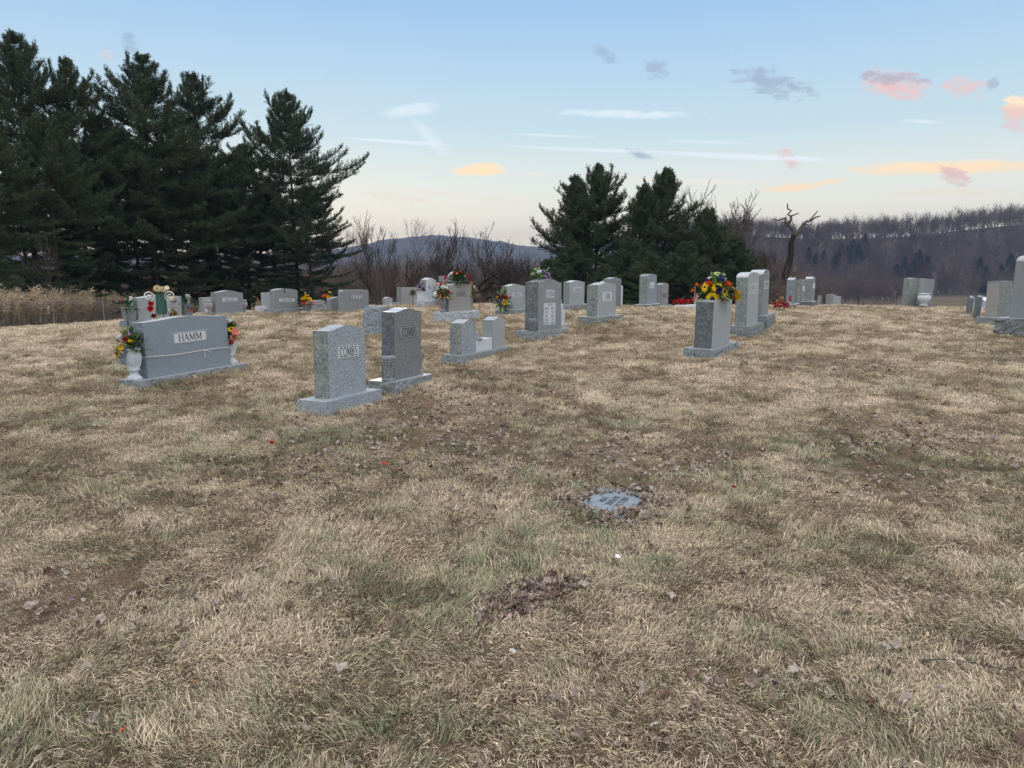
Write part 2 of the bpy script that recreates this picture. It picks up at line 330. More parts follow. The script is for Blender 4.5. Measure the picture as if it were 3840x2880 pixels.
def build_ground():
    g = lambda a, b, n: np.geomspace(a, b, n)[1:]
    xs = np.r_[-(40 + g(1, 2500, 42))[::-1], np.arange(-40, 40.01, .4), 40 + g(1, 2500, 56)]
    ys = np.r_[-(14 + g(1, 60, 10))[::-1], np.arange(-14, 52.01, .4), 52 + np.arange(1, 60) * 3.5, np.arange(262, 720, 9), 720 + g(1, 2200, 22)]
    X, Y = np.meshgrid(xs, ys); Z = np.concatenate([H(X[i], Y[i]) for i in range(len(ys))])
    nx = len(xs); i = np.arange(len(ys) - 1)[:, None] * nx + np.arange(nx - 1)[None]
    F = np.stack([i, i + 1, i + nx + 1, i + nx], -1).reshape(-1, 4)
    m = mat('ground_turf', (.2, .16, .1), .95, .05); nt, N, L, b = nt_of(m)
    tc = N.new('ShaderNodeTexCoord'); co = tc.outputs['Object']
    n1 = noise_tex(N, L, co, 55, 6, .8); n2 = noise_tex(N, L, co, .35, 5, .6); n3 = noise_tex(N, L, co, 3, 4, .6)
    a = ramp(N, L, n1, [(.34, (.09, .062, .042)), (.5, (.24, .175, .115)), (.64, (.42, .32, .215))])
    a = mix(N, L, ramp_f(N, L, n3, .5, .7, .6), a, (.12, .12, .06))
    ln = N.new('ShaderNodeSeparateXYZ'); L.new(co, ln.inputs[0])
    n4 = noise_tex(N, L, co, .02, 4, .6)
    field = ramp(N, L, n4, [(.35, (.10, .09, .05)), (.65, (.15, .115, .07))])
    a = mix(N, L, ramp_f(N, L, ln.outputs[1], 60, 200), a, field)
    wood = ramp(N, L, noise_tex(N, L, co, .06, 6, .7), [(.35, (.045, .038, .036)), (.65, (.10, .08, .075))])
    a = mix(N, L, ramp_f(N, L, ln.outputs[1], 462, 482), a, wood)
    L.new(a, b.inputs['Base Color']); bump(N, L, b, n1, 1.0, .04)
    o = obj('ground', mesh('ground', np.c_[X.ravel(), Y.ravel(), Z.ravel()], F, m, smooth=True)); tag(o, kind='structure'); return o
build_ground()
def build_mountain():
    # the blue ridge about 2.3 km away: skyline given as photo points
    SU = np.array([-2500, 300, 900, 1250, 1400, 1470, 1560, 1650, 1760, 1880, 1960, 2010, 2080, 2250, 2700, 3400, 4200, 6000])
    SV = np.array([985, 960, 958, 945, 921, 902, 893, 889, 895, 912, 927, 931, 925, 905, 925, 960, 970, 985])
    D = 2300.; n = 420; us = np.linspace(-1000, 4800, n); top = CH + D * (1000 - np.interp(us, SU, SV)) / FP * 1.0
    xs = (us - 1920) / FP * D; V = []; rows = 26
    for j in range(rows):
        s = j / (rows - 1); f = s * s * (3 - 2 * s); yy = D - 900 * (1 - s)
        z = -30 + (top + 30) * f
        z = z + (vnoise(xs, np.full(n, yy), 90, 4) - .5) * 34 * f * (1 - s) * 2 + (vnoise(xs, np.full(n, yy), 12, 6) - .5) * 6 * f + (vnoise(xs, np.full(n, yy), 5, 9) - .5) * 4.5 * f
        V.append(np.c_[xs * (yy / D) ** .0, np.full(n, yy), z])
    V.append(np.c_[xs, np.full(n, D + 400), np.full(n, -40.)])
    V = np.concatenate(V); i = np.arange(rows)[:, None] * n + np.arange(n - 1)[None]
    F = np.stack([i, i + 1, i + n + 1, i + n], -1).reshape(-1, 4)
    m = simple_noise_mat('mountain_forest', (.035, .045, .035), (.10, .085, .07), .012, detail=8)
    tag(obj('hills', mesh('hills', V, F, m)), kind='structure')
build_mountain()
# ------------------------------------------------------------ scatter (only for what nobody could count)
def scatter(name, P, rot, scl, tint, idx, protos, label, cat):
    pc = bpy.data.collections.new(name + '_kinds')
    for p in protos: pc.objects.link(p)
    me = bpy.data.meshes.new(name); me.vertices.add(len(P)); me.vertices.foreach_set('co', np.asarray(P, np.float32).ravel())
    a = me.attributes.new('rot', 'FLOAT_VECTOR', 'POINT'); a.data.foreach_set('vector', np.asarray(rot, np.float32).ravel())
    for an, av in (('scl', scl), ('tint', tint)):
        a = me.attributes.new(an, 'FLOAT', 'POINT'); a.data.foreach_set('value', np.asarray(av, np.float32))
    a = me.attributes.new('idx', 'INT', 'POINT'); a.data.foreach_set('value', np.asarray(idx, np.int32))
    o = obj(name, me); tag(o, label, cat, kind='stuff')
    ng = bpy.data.node_groups.new(name, 'GeometryNodeTree'); ng.interface.new_socket('Geometry', in_out='INPUT', socket_type='NodeSocketGeometry'); ng.interface.new_socket('Geometry', in_out='OUTPUT', socket_type='NodeSocketGeometry')
    N, L = ng.nodes, ng.links; gi = N.new('NodeGroupInput'); go = N.new('NodeGroupOutput'); iop = N.new('GeometryNodeInstanceOnPoints'); ci = N.new('GeometryNodeCollectionInfo')
    ci.inputs['Collection'].default_value = pc; ci.inputs['Separate Children'].default_value = True; ci.inputs['Reset Children'].default_value = True
    iop.inputs['Pick Instance'].default_value = True
    def na(n, t):
        q = N.new('GeometryNodeInputNamedAttribute'); q.data_type = t; q.inputs['Name'].default_value = n; return next(s for s in q.outputs if s.enabled and s.name == 'Attribute')
    e2r = N.new('FunctionNodeEulerToRotation'); L.new(na('rot', 'FLOAT_VECTOR'), e2r.inputs[0])
    L.new(gi.outputs[0], iop.inputs['Points']); L.new(ci.outputs[0], iop.inputs['Instance']); L.new(na('idx', 'INT'), iop.inputs['Instance Index']); L.new(e2r.outputs[0], iop.inputs['Rotation']); L.new(na('scl', 'FLOAT'), iop.inputs['Scale'])
    L.new(iop.outputs[0], go.inputs[0])
    md = o.modifiers.new('scatter', 'NODES'); md.node_group = ng
    return o
def proto(name, me): return bpy.data.objects.new(name, me)
def tint_mat(name, stops, rough=.9, spec=.08, lo=.55, hi=1.35):
    m = mat(name, (.4, .3, .2), rough, spec); nt, N, L, b = nt_of(m)
    a = N.new('ShaderNodeAttribute'); a.attribute_type = 'INSTANCER'; a.attribute_name = 'tint'
    r = N.new('ShaderNodeAttribute'); r.attribute_name = 'rnd'
    s = N.new('ShaderNodeMath'); s.operation = 'MULTIPLY_ADD'; L.new(r.outputs['Fac'], s.inputs[0]); s.inputs[1].default_value = .34; 
    s2 = N.new('ShaderNodeMath'); s2.operation = 'SUBTRACT'; L.new(a.outputs['Fac'], s2.inputs[0]); s2.inputs[1].default_value = .17; L.new(s2.outputs[0], s.inputs[2])
    c = ramp(N, L, s.outputs[0], stops)
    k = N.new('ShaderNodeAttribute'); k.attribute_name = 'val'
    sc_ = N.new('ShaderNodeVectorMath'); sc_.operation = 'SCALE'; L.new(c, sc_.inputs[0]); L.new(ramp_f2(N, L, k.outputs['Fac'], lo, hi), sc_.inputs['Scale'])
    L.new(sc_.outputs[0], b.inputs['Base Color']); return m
def ramp_f2(N, L, src, lo, hi):
    n = N.new('ShaderNodeMapRange'); n.inputs[3].default_value = lo; n.inputs[4].default_value = hi; L.new(src, n.inputs[0]); return n.outputs[0]
def tuft(seed, nb, rad, ln, lean, wid):
    r = np.random.default_rng(seed); V = []; F = []; rd = []; vl = []
    main = 0.0
    for i in range(nb):
        a = r.uniform(0, 6.28); q = rad * math.sqrt(r.uniform()); p = np.array([q * math.cos(a), q * math.sin(a), -.008])
        l = ln * r.uniform(.5, 1.25); d = main + r.normal(0, .6); le = np.clip(r.normal(lean, .32), 0, 1.5)
        h = np.array([math.cos(d), math.sin(d), 0]); up = np.array([0, 0, 1.])
        s = np.cross(h, up) * wid * r.uniform(.6, 1.3) / 2; c1 = r.uniform(.25, .6)
        d1 = h * math.sin(le * c1) + up * math.cos(le * c1); le2 = le + r.uniform(.05, .4); d2 = h * math.sin(le2) + up * math.cos(le2); le3 = min(le2 + r.uniform(0, .35), 1.7); d3 = h * math.sin(le3) + up * math.cos(le3)
        tw = r.uniform(-.6, .6); s = s * math.cos(tw) + np.cross(s, d1) * math.sin(tw)
        p1 = p + d1 * l * .4; p2 = p1 + d2 * l * .35; p3 = p2 + d3 * l * .25
        b = len(V); V += [p - s, p + s, p1 + s, p1 - s, p2 + s * .8, p2 - s * .8, p3 + s * .15, p3 - s * .15]
        F += [(b, b + 1, b + 2, b + 3), (b + 3, b + 2, b + 4, b + 5), (b + 5, b + 4, b + 6, b + 7)]
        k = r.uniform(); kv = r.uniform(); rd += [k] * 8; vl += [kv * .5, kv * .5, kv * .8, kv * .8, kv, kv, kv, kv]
    return np.array(V), np.array(F), rd, vl
MG = tint_mat('grass_winter', [(0, (.67, .56, .42)), (.3, (.56, .46, .335)), (.55, (.44, .36, .25)), (.78, (.34, .32, .21)), (1, (.225, .245, .145))], lo=.3, hi=1.95)
def footprints():
    R_ = []
    for k, v in ST.items():
        if k in ('DBL_L', 'DBL_R'): continue
        R_.append((v[0], v[1], v[3], v[6] / 2, v[7] / 2))
    return R_
MARK = hit(2295, 1886); PILE = hit(1975, 2245)
def pix_patch(u, v, ru): p = hit(u, v); return (p.x, p.y, ru)
BROWN = [pix_patch(3080, 1380, 1.1), pix_patch(3240, 1800, .45), pix_patch(1750, 1600, 1.2), pix_patch(3500, 1640, .7), pix_patch(2350, 1700, .9), pix_patch(200, 2250, .5), pix_patch(3330, 1850, .3), pix_patch(1300, 1260, .5), pix_patch(3750, 1330, .6)]
LITTER = [pix_patch(1600, 1650, 1.6), pix_patch(2100, 1850, 1.0), pix_patch(1750, 1500, 1.2), pix_patch(2900, 2560, .35), pix_patch(3450, 2540, .3), pix_patch(2250, 2700, .3), pix_patch(1200, 1750, .9), pix_patch(3400, 1700, .8), pix_patch(800, 2230, .3), pix_patch(2700, 1750, .7), pix_patch(2500, 2700, .3), pix_patch(1900, 1400, .8), pix_patch(100, 2780, .2)]
def build_grass():
    protos = []
    for i in range(9):
        V, F, rd, vl = tuft(50 + i, 125, .10, [.036, .044, .034][i % 3], [.65, 1.0, 1.25][i % 3], .0020)
        protos.append(proto('grass_tuft', mesh('grass_tuft', V, F, MG, attr={'rnd': rd, 'val': vl})))
    for i in range(3):
        V, F, rd, vl = tuft(90 + i, 46, .05, .066, .55, .0021)
        protos.append(proto('grass_tuft', mesh('grass_tuft', V, F, MG, attr={'rnd': rd, 'val': vl})))
    PX = []; PY = []; SC = []
    for (y0, y1, dens, s0) in ((1.0, 4.2, 330, .95), (4.2, 8, 215, 1.05), (8, 14, 125, 1.25), (14, 22, 70, 1.5), (22, 40, 36, 1.8)):
        hw = y1 * .95 + 1.6; n = int(dens * (y1 - y0) * 2 * hw); y = rng.uniform(y0, y1, n); x = rng.uniform(-hw, hw, n)
        k = np.abs(x) < y * .86 + 1.4; x, y = x[k], y[k]
        PX.append(x); PY.append(y); SC.append(np.full(len(x), s0))
    x = np.concatenate(PX); y = np.concatenate(PY); s = np.concatenate(SC)
    keep = np.ones(len(x), bool)
    for (fx, fy, a, hw, hd) in footprints():
        dx, dy = x - fx, y - fy; lx = dx * math.cos(a) + dy * math.sin(a); ly = -dx * math.sin(a) + dy * math.cos(a); keep &= ~((np.abs(lx) < hw - .02) & (np.abs(ly) < hd - .02))
    keep &= ((x - MARK.x) ** 2 + ((y - MARK.y) * .9) ** 2 > .24 ** 2)
    pdx, pdy = x - PILE.x, y - PILE.y; det = .9 * .95 - .5 * .35; pe, pf = (pdx * .95 - pdy * .5) / det, (pdy * .9 - pdx * .35) / det; pd = (pe / .27) ** 2 + (pf / .24) ** 2
    keep &= ~((pd < .9) & (rng.uniform(size=len(x)) < .8))
    keep &= ~((y > 26) & (x < -22.6))
    thin = fbm(x, y, .8, 21)
    keep &= ~((thin < .3) & (rng.uniform(size=len(x)) < .4))
    br = np.zeros(len(x))
    for (bx, by, r) in BROWN: br = np.maximum(br, np.exp(-(((x - bx) ** 2 + (y - by) ** 2) / r ** 2)))
    keep &= rng.uniform(size=len(x)) > br * .5
    x, y, s, br = x[keep], y[keep], s[keep], br[keep]; ex, ey = [], []
    for (fx, fy, a, hw, hd) in footprints():
        for sx0, sy0, sx1, sy1 in ((-hw, -hd, hw, -hd), (-hw, -hd, -hw, hd), (hw, -hd, hw, hd)):
            ln = math.hypot(sx1 - sx0, sy1 - sy0); m_ = int(ln * 42); t = rng.uniform(0, 1, m_); px = sx0 + (sx1 - sx0) * t + np.sign(sx0 + sx1) * rng.uniform(.01, .06, m_); py = sy0 + (sy1 - sy0) * t + np.sign(sy0 + sy1) * rng.uniform(.01, .06, m_)
            ex.append(fx + px * math.cos(a) - py * math.sin(a)); ey.append(fy + px * math.sin(a) + py * math.cos(a))
    ex, ey = np.concatenate(ex), np.concatenate(ey); ne = len(ex); x, y, s, br = np.r_[x, ex], np.r_[y, ey], np.r_[s, rng.uniform(.9, 1.5, ne)], np.r_[br, np.zeros(ne)]; n = len(x)
    z = H(x, y); big = fbm(x, y, 2.6, 31); fine = fbm(x, y, .55, 33); far = sstep(6, 20, y)
    tint = (.48 + (big - .5) * .6 + (fine - .5) * .95) * (1 - .25 * far) - .04 * far - .18 * sstep(-4, -16, x) + br * .1 + rng.normal(0, .22, n)
    flow = vnoise(x, y, .6, 41) * 7 + vnoise(x, y, .25, 42) * 4
    rot = np.c_[rng.normal(0, .16, n), rng.normal(0, .16, n), flow + rng.normal(0, .8, n)]
    tall = fine > .56; tall[-ne:] = True; idx = np.where(tall & (rng.uniform(size=n) < .5), rng.integers(9, 12, n), rng.integers(0, 9, n))
    scl = s * rng.uniform(.75, 1.25, n) * (.85 + .3 * fbm(x, y, 1.3, 51)) * (1 - .35 * br) * 1.06
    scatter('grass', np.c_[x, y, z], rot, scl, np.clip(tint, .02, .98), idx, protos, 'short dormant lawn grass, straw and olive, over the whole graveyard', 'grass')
build_grass()
ML = tint_mat('dead_leaf', [(0, (.50, .44, .39)), (.3, (.36, .295, .25)), (.6, (.20, .14, .11)), (.82, (.12, .06, .04)), (1, (.42, .38, .35))], .75, .2, .35, 1.4)
def leaf_mesh(seed):
    r = np.random.default_rng(seed); n = 6; V = []; rd = []; vl = []; L_ = .055; W = .042
    c1, c2, tw = r.uniform(-45, 45), r.uniform(-60, 60), r.uniform(-1, 1)
    for i in range(n + 1):
        t = i / n; w = W * (math.sin(math.pi * (t * .92 + .04)) ** .7) * (.45 + .9 * r.uniform())
        for j in (-1, -.5, 0, .5, 1):
            x = (t - .5) * L_; y = w * j * .6; z = .012 + c1 * (x ** 2) * .5 + c2 * y * y * .7 + tw * x * y * 22 + r.normal(0, .0035); y *= 1 + r.normal(0, .12); x += r.normal(0, .002)
            V.append((x, y, z)); rd.append(.5 + r.normal(0, .15)); vl.append(.5 + .25 * (abs(j) - .5) + r.normal(0, .15))
    F = [(i * 5 + j, i * 5 + j + 1, i * 5 + j + 6, i * 5 + j + 5) for i in range(n) for j in range(4)]
    return mesh('dead_leaf', V, F, ML, attr={'rnd': rd, 'val': vl})
def build_leaves():
    protos = [proto('dead_leaf', leaf_mesh(i)) for i in range(8)]
    X = []; Y = []; LZ = []; S_ = []
    def add(x, y, lift, s): X.append(x); Y.append(y); LZ.append(lift); S_.append(s)
    n = 520; a = rng.uniform(0, 6.28, n); q = .17 + np.abs(rng.normal(0, .13, n)); k = (a > 3.4) & (a < 4.6)
    add(MARK.x + q * 1.2 * np.cos(a), MARK.y + q * 1.05 * np.sin(a), rng.uniform(.0, .02, n), rng.uniform(.4, .85, n))
    n = 640; a = rng.uniform(0, 6.28, n); q = np.sqrt(rng.uniform(size=n)) * (.95 + .22 * np.sin(a * 3 + 1) + .15 * np.sin(a * 5)); ex, ey = q * np.cos(a) * .31, q * np.sin(a) * .27
    add(PILE.x + ex * .9 + ey * .5, PILE.y + ex * .35 + ey * .95, rng.uniform(-.008, .012, n), rng.uniform(.4, .9, n))
    for (bx, by, r) in LITTER + BROWN:
        n = int(170 * r * r / (1 if r < 1 else 1.4)); add(bx + rng.normal(0, r * .6, n), by + rng.normal(0, r * .5, n), rng.uniform(.012, .035, n), rng.uniform(.5, .95, n))
    for (y0, y1, d) in ((1.4, 5, 13), (5, 12, 8), (12, 24, 2.6)):
        hw = y1 * .8 + 1; n = int(d * (y1 - y0) * 2 * hw); x = rng.uniform(-hw, hw, n); y = rng.uniform(y0, y1, n); k = (fbm(x, y, 1.2, 61) + .12 * sstep(-6, 2, x)) > .5
        add(x[k], y[k], rng.uniform(.0, .032, k.sum()), rng.uniform(.4, 1.0, k.sum()))
    for (y0, y1, d) in ((1.4, 5, 70), (5, 12, 52), (12, 22, 14)):   # crumbled leaf bits worked into the turf
        hw = y1 * .8 + 1; n = int(d * (y1 - y0) * 2 * hw); x = rng.uniform(-hw, hw, n); y = rng.uniform(y0, y1, n); k = fbm(x, y, .7, 63) + .10 * sstep(-6, 2, x) + rng.normal(0, .06, n) > .52
        add(x[k], y[k], rng.uniform(.005, .03, k.sum()), rng.uniform(.18, .48, k.sum()))
    x = np.concatenate(X); y = np.concatenate(Y); lz = np.concatenate(LZ); s = np.concatenate(S_)
    # keep the face of the flat marker clear
    a = R(-118); dx, dy = x - MARK.x, y - MARK.y; lx = dx * math.cos(a) + dy * math.sin(a); ly = -dx * math.sin(a) + dy * math.cos(a)
    k = ~(((lx / .15) ** 4 + (ly / .095) ** 4 < 1 + .6 * np.sin(lx * 60))) & (y > 1.2); x, y, lz, s = x[k], y[k], lz[k], s[k]; n = len(x)
    scatter('fallen_leaves', np.c_[x, y, H(x, y) + lz], np.c_[rng.normal(0, .5, n), rng.normal(0, .5, n), rng.uniform(0, 6.28, n)], s, np.clip(fbm(x, y, .4, 71) * .55 + rng.uniform(-.22, .45, n), 0, 1), rng.integers(0, 8, n), protos, 'curled dead brown leaves scattered and drifted in the grass', 'leaves')
build_leaves()
# ------------------------------------------------------------ lettering: narrow roman capitals cut into the stone
T_, t_ = .15, .075
def arc(cx, cy, rx, ry, a0, a1, n=10): return [(cx + rx * math.cos(R(a0 + (a1 - a0) * i / n)), cy + ry * math.sin(R(a0 + (a1 - a0) * i / n))) for i in range(n + 1)]
def glyph(c):
    """width, list of (polyline, stroke width), serif points"""
    if c == 'H': return .74, [([(.13, 0), (.13, 1)], T_), ([(.61, 0), (.61, 1)], T_), ([(.13, .52), (.61, .52)], t_)], [(.13, 0), (.13, 1), (.61, 0), (.61, 1)]
    if c == 'A': return .74, [([(.08, 0), (.36, 1)], t_), ([(.36, 1), (.64, 0)], T_), ([(.19, .33), (.54, .33)], t_)], [(.08, 0), (.64, 0)]
    if c == 'M': return .92, [([(.12, 0), (.14, 1)], t_), ([(.14, 1), (.46, .12)], T_), ([(.46, .12), (.76, 1)], t_), ([(.76, 1), (.78, 0)], T_)], [(.12, 0), (.12, 1), (.78, 0), (.78, 1)]
    if c == 'N': return .78, [([(.13, 0), (.13, 1)], t_), ([(.13, 1), (.62, .02)], T_), ([(.64, 0), (.64, 1)], t_)], [(.13, 0), (.12, 1), (.64, 1)]
    if c == 'C': return .68, [(arc(.38, .5, .28, .46, 50, 310), .12), ([(.57, .78), (.58, .95)], t_)], []
    if c == 'G': return .74, [(arc(.38, .5, .28, .46, 50, 300), .12), ([(.58, .05), (.58, .42)], T_), ([(.57, .78), (.58, .95)], t_)], [(.58, .42)]
    if c == 'O': return .74, [(arc(.37, .5, .28, .46, 0, 360, 18), .12)], []
    if c == 'D': return .72, [([(.13, 0), (.13, 1)], T_), (arc(.2, .5, .42, .46, -90, 90, 12), .11)], [(.13, 0), (.13, 1)]
    if c == 'B': return .64, [([(.13, 0), (.13, 1)], T_), (arc(.22, .75, .27, .22, -90, 90, 8), .09), (arc(.22, .27, .33, .24, -90, 90, 8), .10)], [(.13, 0), (.13, 1)]
    if c == 'P': return .62, [([(.13, 0), (.13, 1)], T_), (arc(.22, .73, .32, .24, -90, 90, 8), .10)], [(.13, 0), (.13, 1)]
    if c == 'R': return .70, [([(.13, 0), (.13, 1)], T_), (arc(.22, .74, .30, .23, -90, 90, 8), .10), ([(.30, .5), (.62, 0)], T_)], [(.13, 0), (.13, 1), (.62, 0)]
    if c == 'S': return .56, [(arc(.28, .73, .19, .22, 40, 270, 9) + arc(.28, .26, .2, .24, 90, -140, 9), .11)], []
    if c == 'E': return .62, [([(.13, 0), (.13, 1)], T_), ([(.13, .97), (.54, .97)], t_), ([(.13, .52), (.42, .52)], t_), ([(.13, .03), (.56, .03)], t_), ([(.54, 1), (.54, .82)], t_), ([(.56, 0), (.56, .2)], t_)], [(.13, 0), (.13, 1)]
    if c == 'F': return .60, [([(.13, 0), (.13, 1)], T_), ([(.13, .97), (.54, .97)], t_), ([(.13, .52), (.42, .52)], t_), ([(.54, 1), (.54, .82)], t_)], [(.13, 0), (.13, 1)]
    if c == 'L': return .60, [([(.13, 0), (.13, 1)], T_), ([(.13, .03), (.54, .03)], t_), ([(.54, 0), (.54, .22)], t_)], [(.13, 0), (.13, 1)]
    if c == 'I': return .28, [([(.14, 0), (.14, 1)], T_)], [(.14, 0), (.14, 1)]
    if c == 'T': return .64, [([(.32, 0), (.32, 1)], T_), ([(.06, .97), (.58, .97)], t_), ([(.06, 1), (.06, .82)], t_), ([(.58, 1), (.58, .82)], t_)], [(.32, 0)]
    if c == 'U': return .74, [([(.14, 1), (.14, .3)] + arc(.37, .3, .23, .28, 180, 360, 8) + [(.60, 1)], .11)], [(.14, 1), (.60, 1)]
    if c == 'V': return .72, [([(.08, 1), (.36, 0)], T_), ([(.36, 0), (.62, 1)], t_)], [(.08, 1), (.62, 1)]
    if c == 'W': return 1.0, [([(.06, 1), (.29, 0)], T_), ([(.29, 0), (.50, .95)], t_), ([(.50, .95), (.72, 0)], T_), ([(.72, 0), (.92, 1)], t_)], [(.06, 1), (.92, 1)]
    if c == 'K': return .72, [([(.13, 0), (.13, 1)], T_), ([(.15, .45), (.58, 1)], t_), ([(.28, .6), (.62, 0)], T_)], [(.13, 0), (.13, 1), (.62, 0), (.58, 1)]
    if c == 'J': return .5, [([(.34, 1), (.34, .25)] + arc(.2, .25, .14, .24, 0, -150, 6), .12)], [(.34, 1)]
    if c == 'X': return .72, [([(.08, 1), (.62, 0)], T_), ([(.08, 0), (.62, 1)], t_)], [(.08, 0), (.62, 0), (.08, 1), (.62, 1)]
    if c == 'Y': return .72, [([(.08, 1), (.35, .48)], T_), ([(.62, 1), (.35, .48)], t_), ([(.35, .48), (.35, 0)], T_)], [(.08, 1), (.62, 1), (.35, 0)]
    if c == 'e': return .52, [(arc(.26, .32, .2, .3, 5, 320, 12), .12), ([(.06, .34), (.46, .38)], t_)], []
    if c == '"': return .3, [([(.08, .7), (.14, .95)], t_), ([(.2, .7), (.24, .95)], t_)], []
    return .4, [], []
def text_mesh(mb, s, cx, cz, hgt, wid, y, m=0, flat=False):
    """one line of letters centred on (cx, cz), facing -y; every stroke a hair prouder than the last"""
    gs = [glyph(c) for c in s]; tot = sum(g[0] for g in gs); kx = wid / tot if wid else hgt * .9; x = cx - tot * kx / 2; q = 0
    for w, strokes, serifs in gs:
        allst = strokes + [([(a - .12, .025 if b == 0 else (.975 if b == 1 else b)), (a + .12, .025 if b == 0 else (.975 if b == 1 else b))], .05) for a, b in serifs]
        for pl, sw in allst:
            P = [Vector((x + a * kx, cz + (b - .5) * hgt)) for a, b in pl]; V = []; q += 1; yy = y - .00012 * (q % 9)
            for i, p in enumerate(P):
                d = (P[min(i + 1, len(P) - 1)] - P[max(i - 1, 0)]).normalized(); nrm = Vector((-d.y, d.x))
                # stroke width measured in letter widths for uprights, heights for bars
                hw = sw * .82 * (abs(nrm.x) * kx + abs(nrm.y) * hgt * .8) / 2
                V += [(p.x - nrm.x * hw, yy, p.y - nrm.y * hw), (p.x + nrm.x * hw, yy, p.y + nrm.y * hw)]
            mb.add(V, [(2 * i, 2 * i + 1, 2 * i + 3, 2 * i + 2) for i in range(len(P) - 1)], m)
        x += w * kx
def frame_lines(mb, cx, cz, w, h, y, t=.006, sides=True, m=0):
    mb.box(cx - w / 2, cx + w / 2, y - .001, y, cz + h / 2 - t, cz + h / 2, m); mb.box(cx - w / 2, cx + w / 2, y - .001, y, cz - h / 2, cz - h / 2 + t, m)
    if sides:
        mb.box(cx - w / 2, cx - w / 2 + t, y - .001, y, cz - h / 2 + t, cz + h / 2 - t, m); mb.box(cx + w / 2 - t, cx + w / 2, y - .001, y, cz - h / 2 + t, cz + h / 2 - t, m)
# ------------------------------------------------------------ monument stones
def nz3(p, s, seed): return noise.noise(Vector(p) * s + Vector((seed * 3.1, seed * 1.7, seed * 2.3)))
def prof(kind, s, rise):
    if kind == 'serp': return rise * (.5 + .5 * math.cos(math.pi * s)) ** 1.15
    if kind == 'arch': return rise * (1 - s * s)
    if kind == 'dome': return rise * math.sqrt(max(0, 1 - s * s))
    if kind == 'round': return -.05 * max(0, (abs(s) - .9) / .1) ** 2
    if kind == 'peak': return rise * (1 - abs(s))
    return 0
def tablet_mesh(w, d, h, rise, z0, mats, top='serp', rough=(1, 0, 1), amp=.012, seed=0, taper=0, back_rough=0):
    """mats: face, end, top. rough: left end, top, right end. front and back edges stay crisp"""
    nx, nz, ny = 20, 16, 8; per = []
    for i in range(nz): per.append((-w / 2, h * i / nz, (-1, 0), 0))
    for i in range(nx + 1): s = -1 + 2 * i / nx; per.append((s * w / 2, h + prof(top, s, rise), (0, 1), 1))
    for i in range(nz - 1, -1, -1): per.append((w / 2, h * i / nz, (1, 0), 2))
    V = []; n = len(per)
    for j in range(ny + 1):
        t = j / ny; e = min(1, math.sin(math.pi * t) * 1.6)
        for (x, z, nr, sd) in per:
            xx = x * (1 - taper * z / h); y = -d / 2 + d * t; k = rough[sd] * amp * e
            if sd != 1 and z > h * .97: k *= .3
            dx = k * (nz3((x, y, z), 9, seed) + .7 * nz3((x, y, z), 21, seed + 5) + .25) + (rough[sd] * amp * .25 * nz3((x, y, z), 30, seed + 9) if e < .1 else 0)
            yy = y - taper * .6 * (z / h) * (y)
            V.append((xx + nr[0] * dx, yy, z0 + z + nr[1] * dx))
    F = []; MI = []
    for j in range(ny):
        for i in range(n - 1):
            sd = per[i][3] if per[i][3] != 0 or per[i + 1][3] == 0 else 0
            if per[i][3] == 1 and per[i + 1][3] == 2: sd = 2
            F.append((j * n + i, j * n + i + 1, (j + 1) * n + i + 1, (j + 1) * n + i)); MI.append(1 if sd != 1 else 2)
        F.append((j * n + n - 1, j * n, (j + 1) * n, (j + 1) * n + n - 1)); MI.append(1)
    for j, rev in ((0, False), (ny, True)):   # front and back as strips from the foot to the top line
        b = j * n; bot = []
        for i in range(nx + 1):
            if i == 0: bot.append(b)
            elif i == nx: bot.append(b + n - 1)
            else:
                p = V[b + nz + i]; V.append((p[0] / (1 - taper), V[b][1], z0)); bot.append(len(V) - 1)
        for i in range(nx):
            f = (bot[i], bot[i + 1], b + nz + i + 1, b + nz + i)
            f = f[::-1] if rev else f
            F.append(f); MI.append(0 if not (rev and back_rough) else 1)
    return mesh('tablet', V, F, mats, MI)
def base_mesh(w, d, h, mats, amp=.016, seed=0, rough=True, deep=.22, band=0):
    nx, ny, nz = max(6, int(w / .07)), max(4, int(d / .07)), 7; per = []
    for i in range(nx): per.append((-w / 2 + w * i / nx, -d / 2, (0, -1)))
    for i in range(ny): per.append((w / 2, -d / 2 + d * i / ny, (1, 0)))
    for i in range(nx): per.append((w / 2 - w * i / nx, d / 2, (0, 1)))
    for i in range(ny): per.append((-w / 2, d / 2 - d * i / ny, (-1, 0)))
    n = len(per); V = []; F = []; MI = []; lev = [-deep] + [h * k / nz for k in range(nz)] + ([h - band, h] if band else [h])
    lev = sorted(set(l for l in lev if not band or l <= h - band or l == h))
    for z in lev:
        e = min(1, max(0, (h - band - z)) / .03) if rough else 0
        for (x, y, nr) in per:
            k = e * amp * (nz3((x, y, z), 8, seed) + .8 * nz3((x, y, z), 19, seed + 3) + .3) if rough else 0
            V.append((x + nr[0] * k, y + nr[1] * k, z))
    for j in range(len(lev) - 1):
        for i in range(n):
            q = (i + 1) % n; F.append((j * n + i, j * n + q, (j + 1) * n + q, (j + 1) * n + i)); MI.append(1 if (rough and not (band and lev[j] >= h - band - 1e-6)) else 0)
    F.append(tuple((len(lev) - 1) * n + i for i in range(n))); MI.append(0)
    return mesh('base', V, F, mats, MI)
def root_of(key, label, cat='gravestone', group=None):
    v = ST[key]; return empty('gravestone', v[:3], (v[4], v[5], v[3]), label, cat, group)
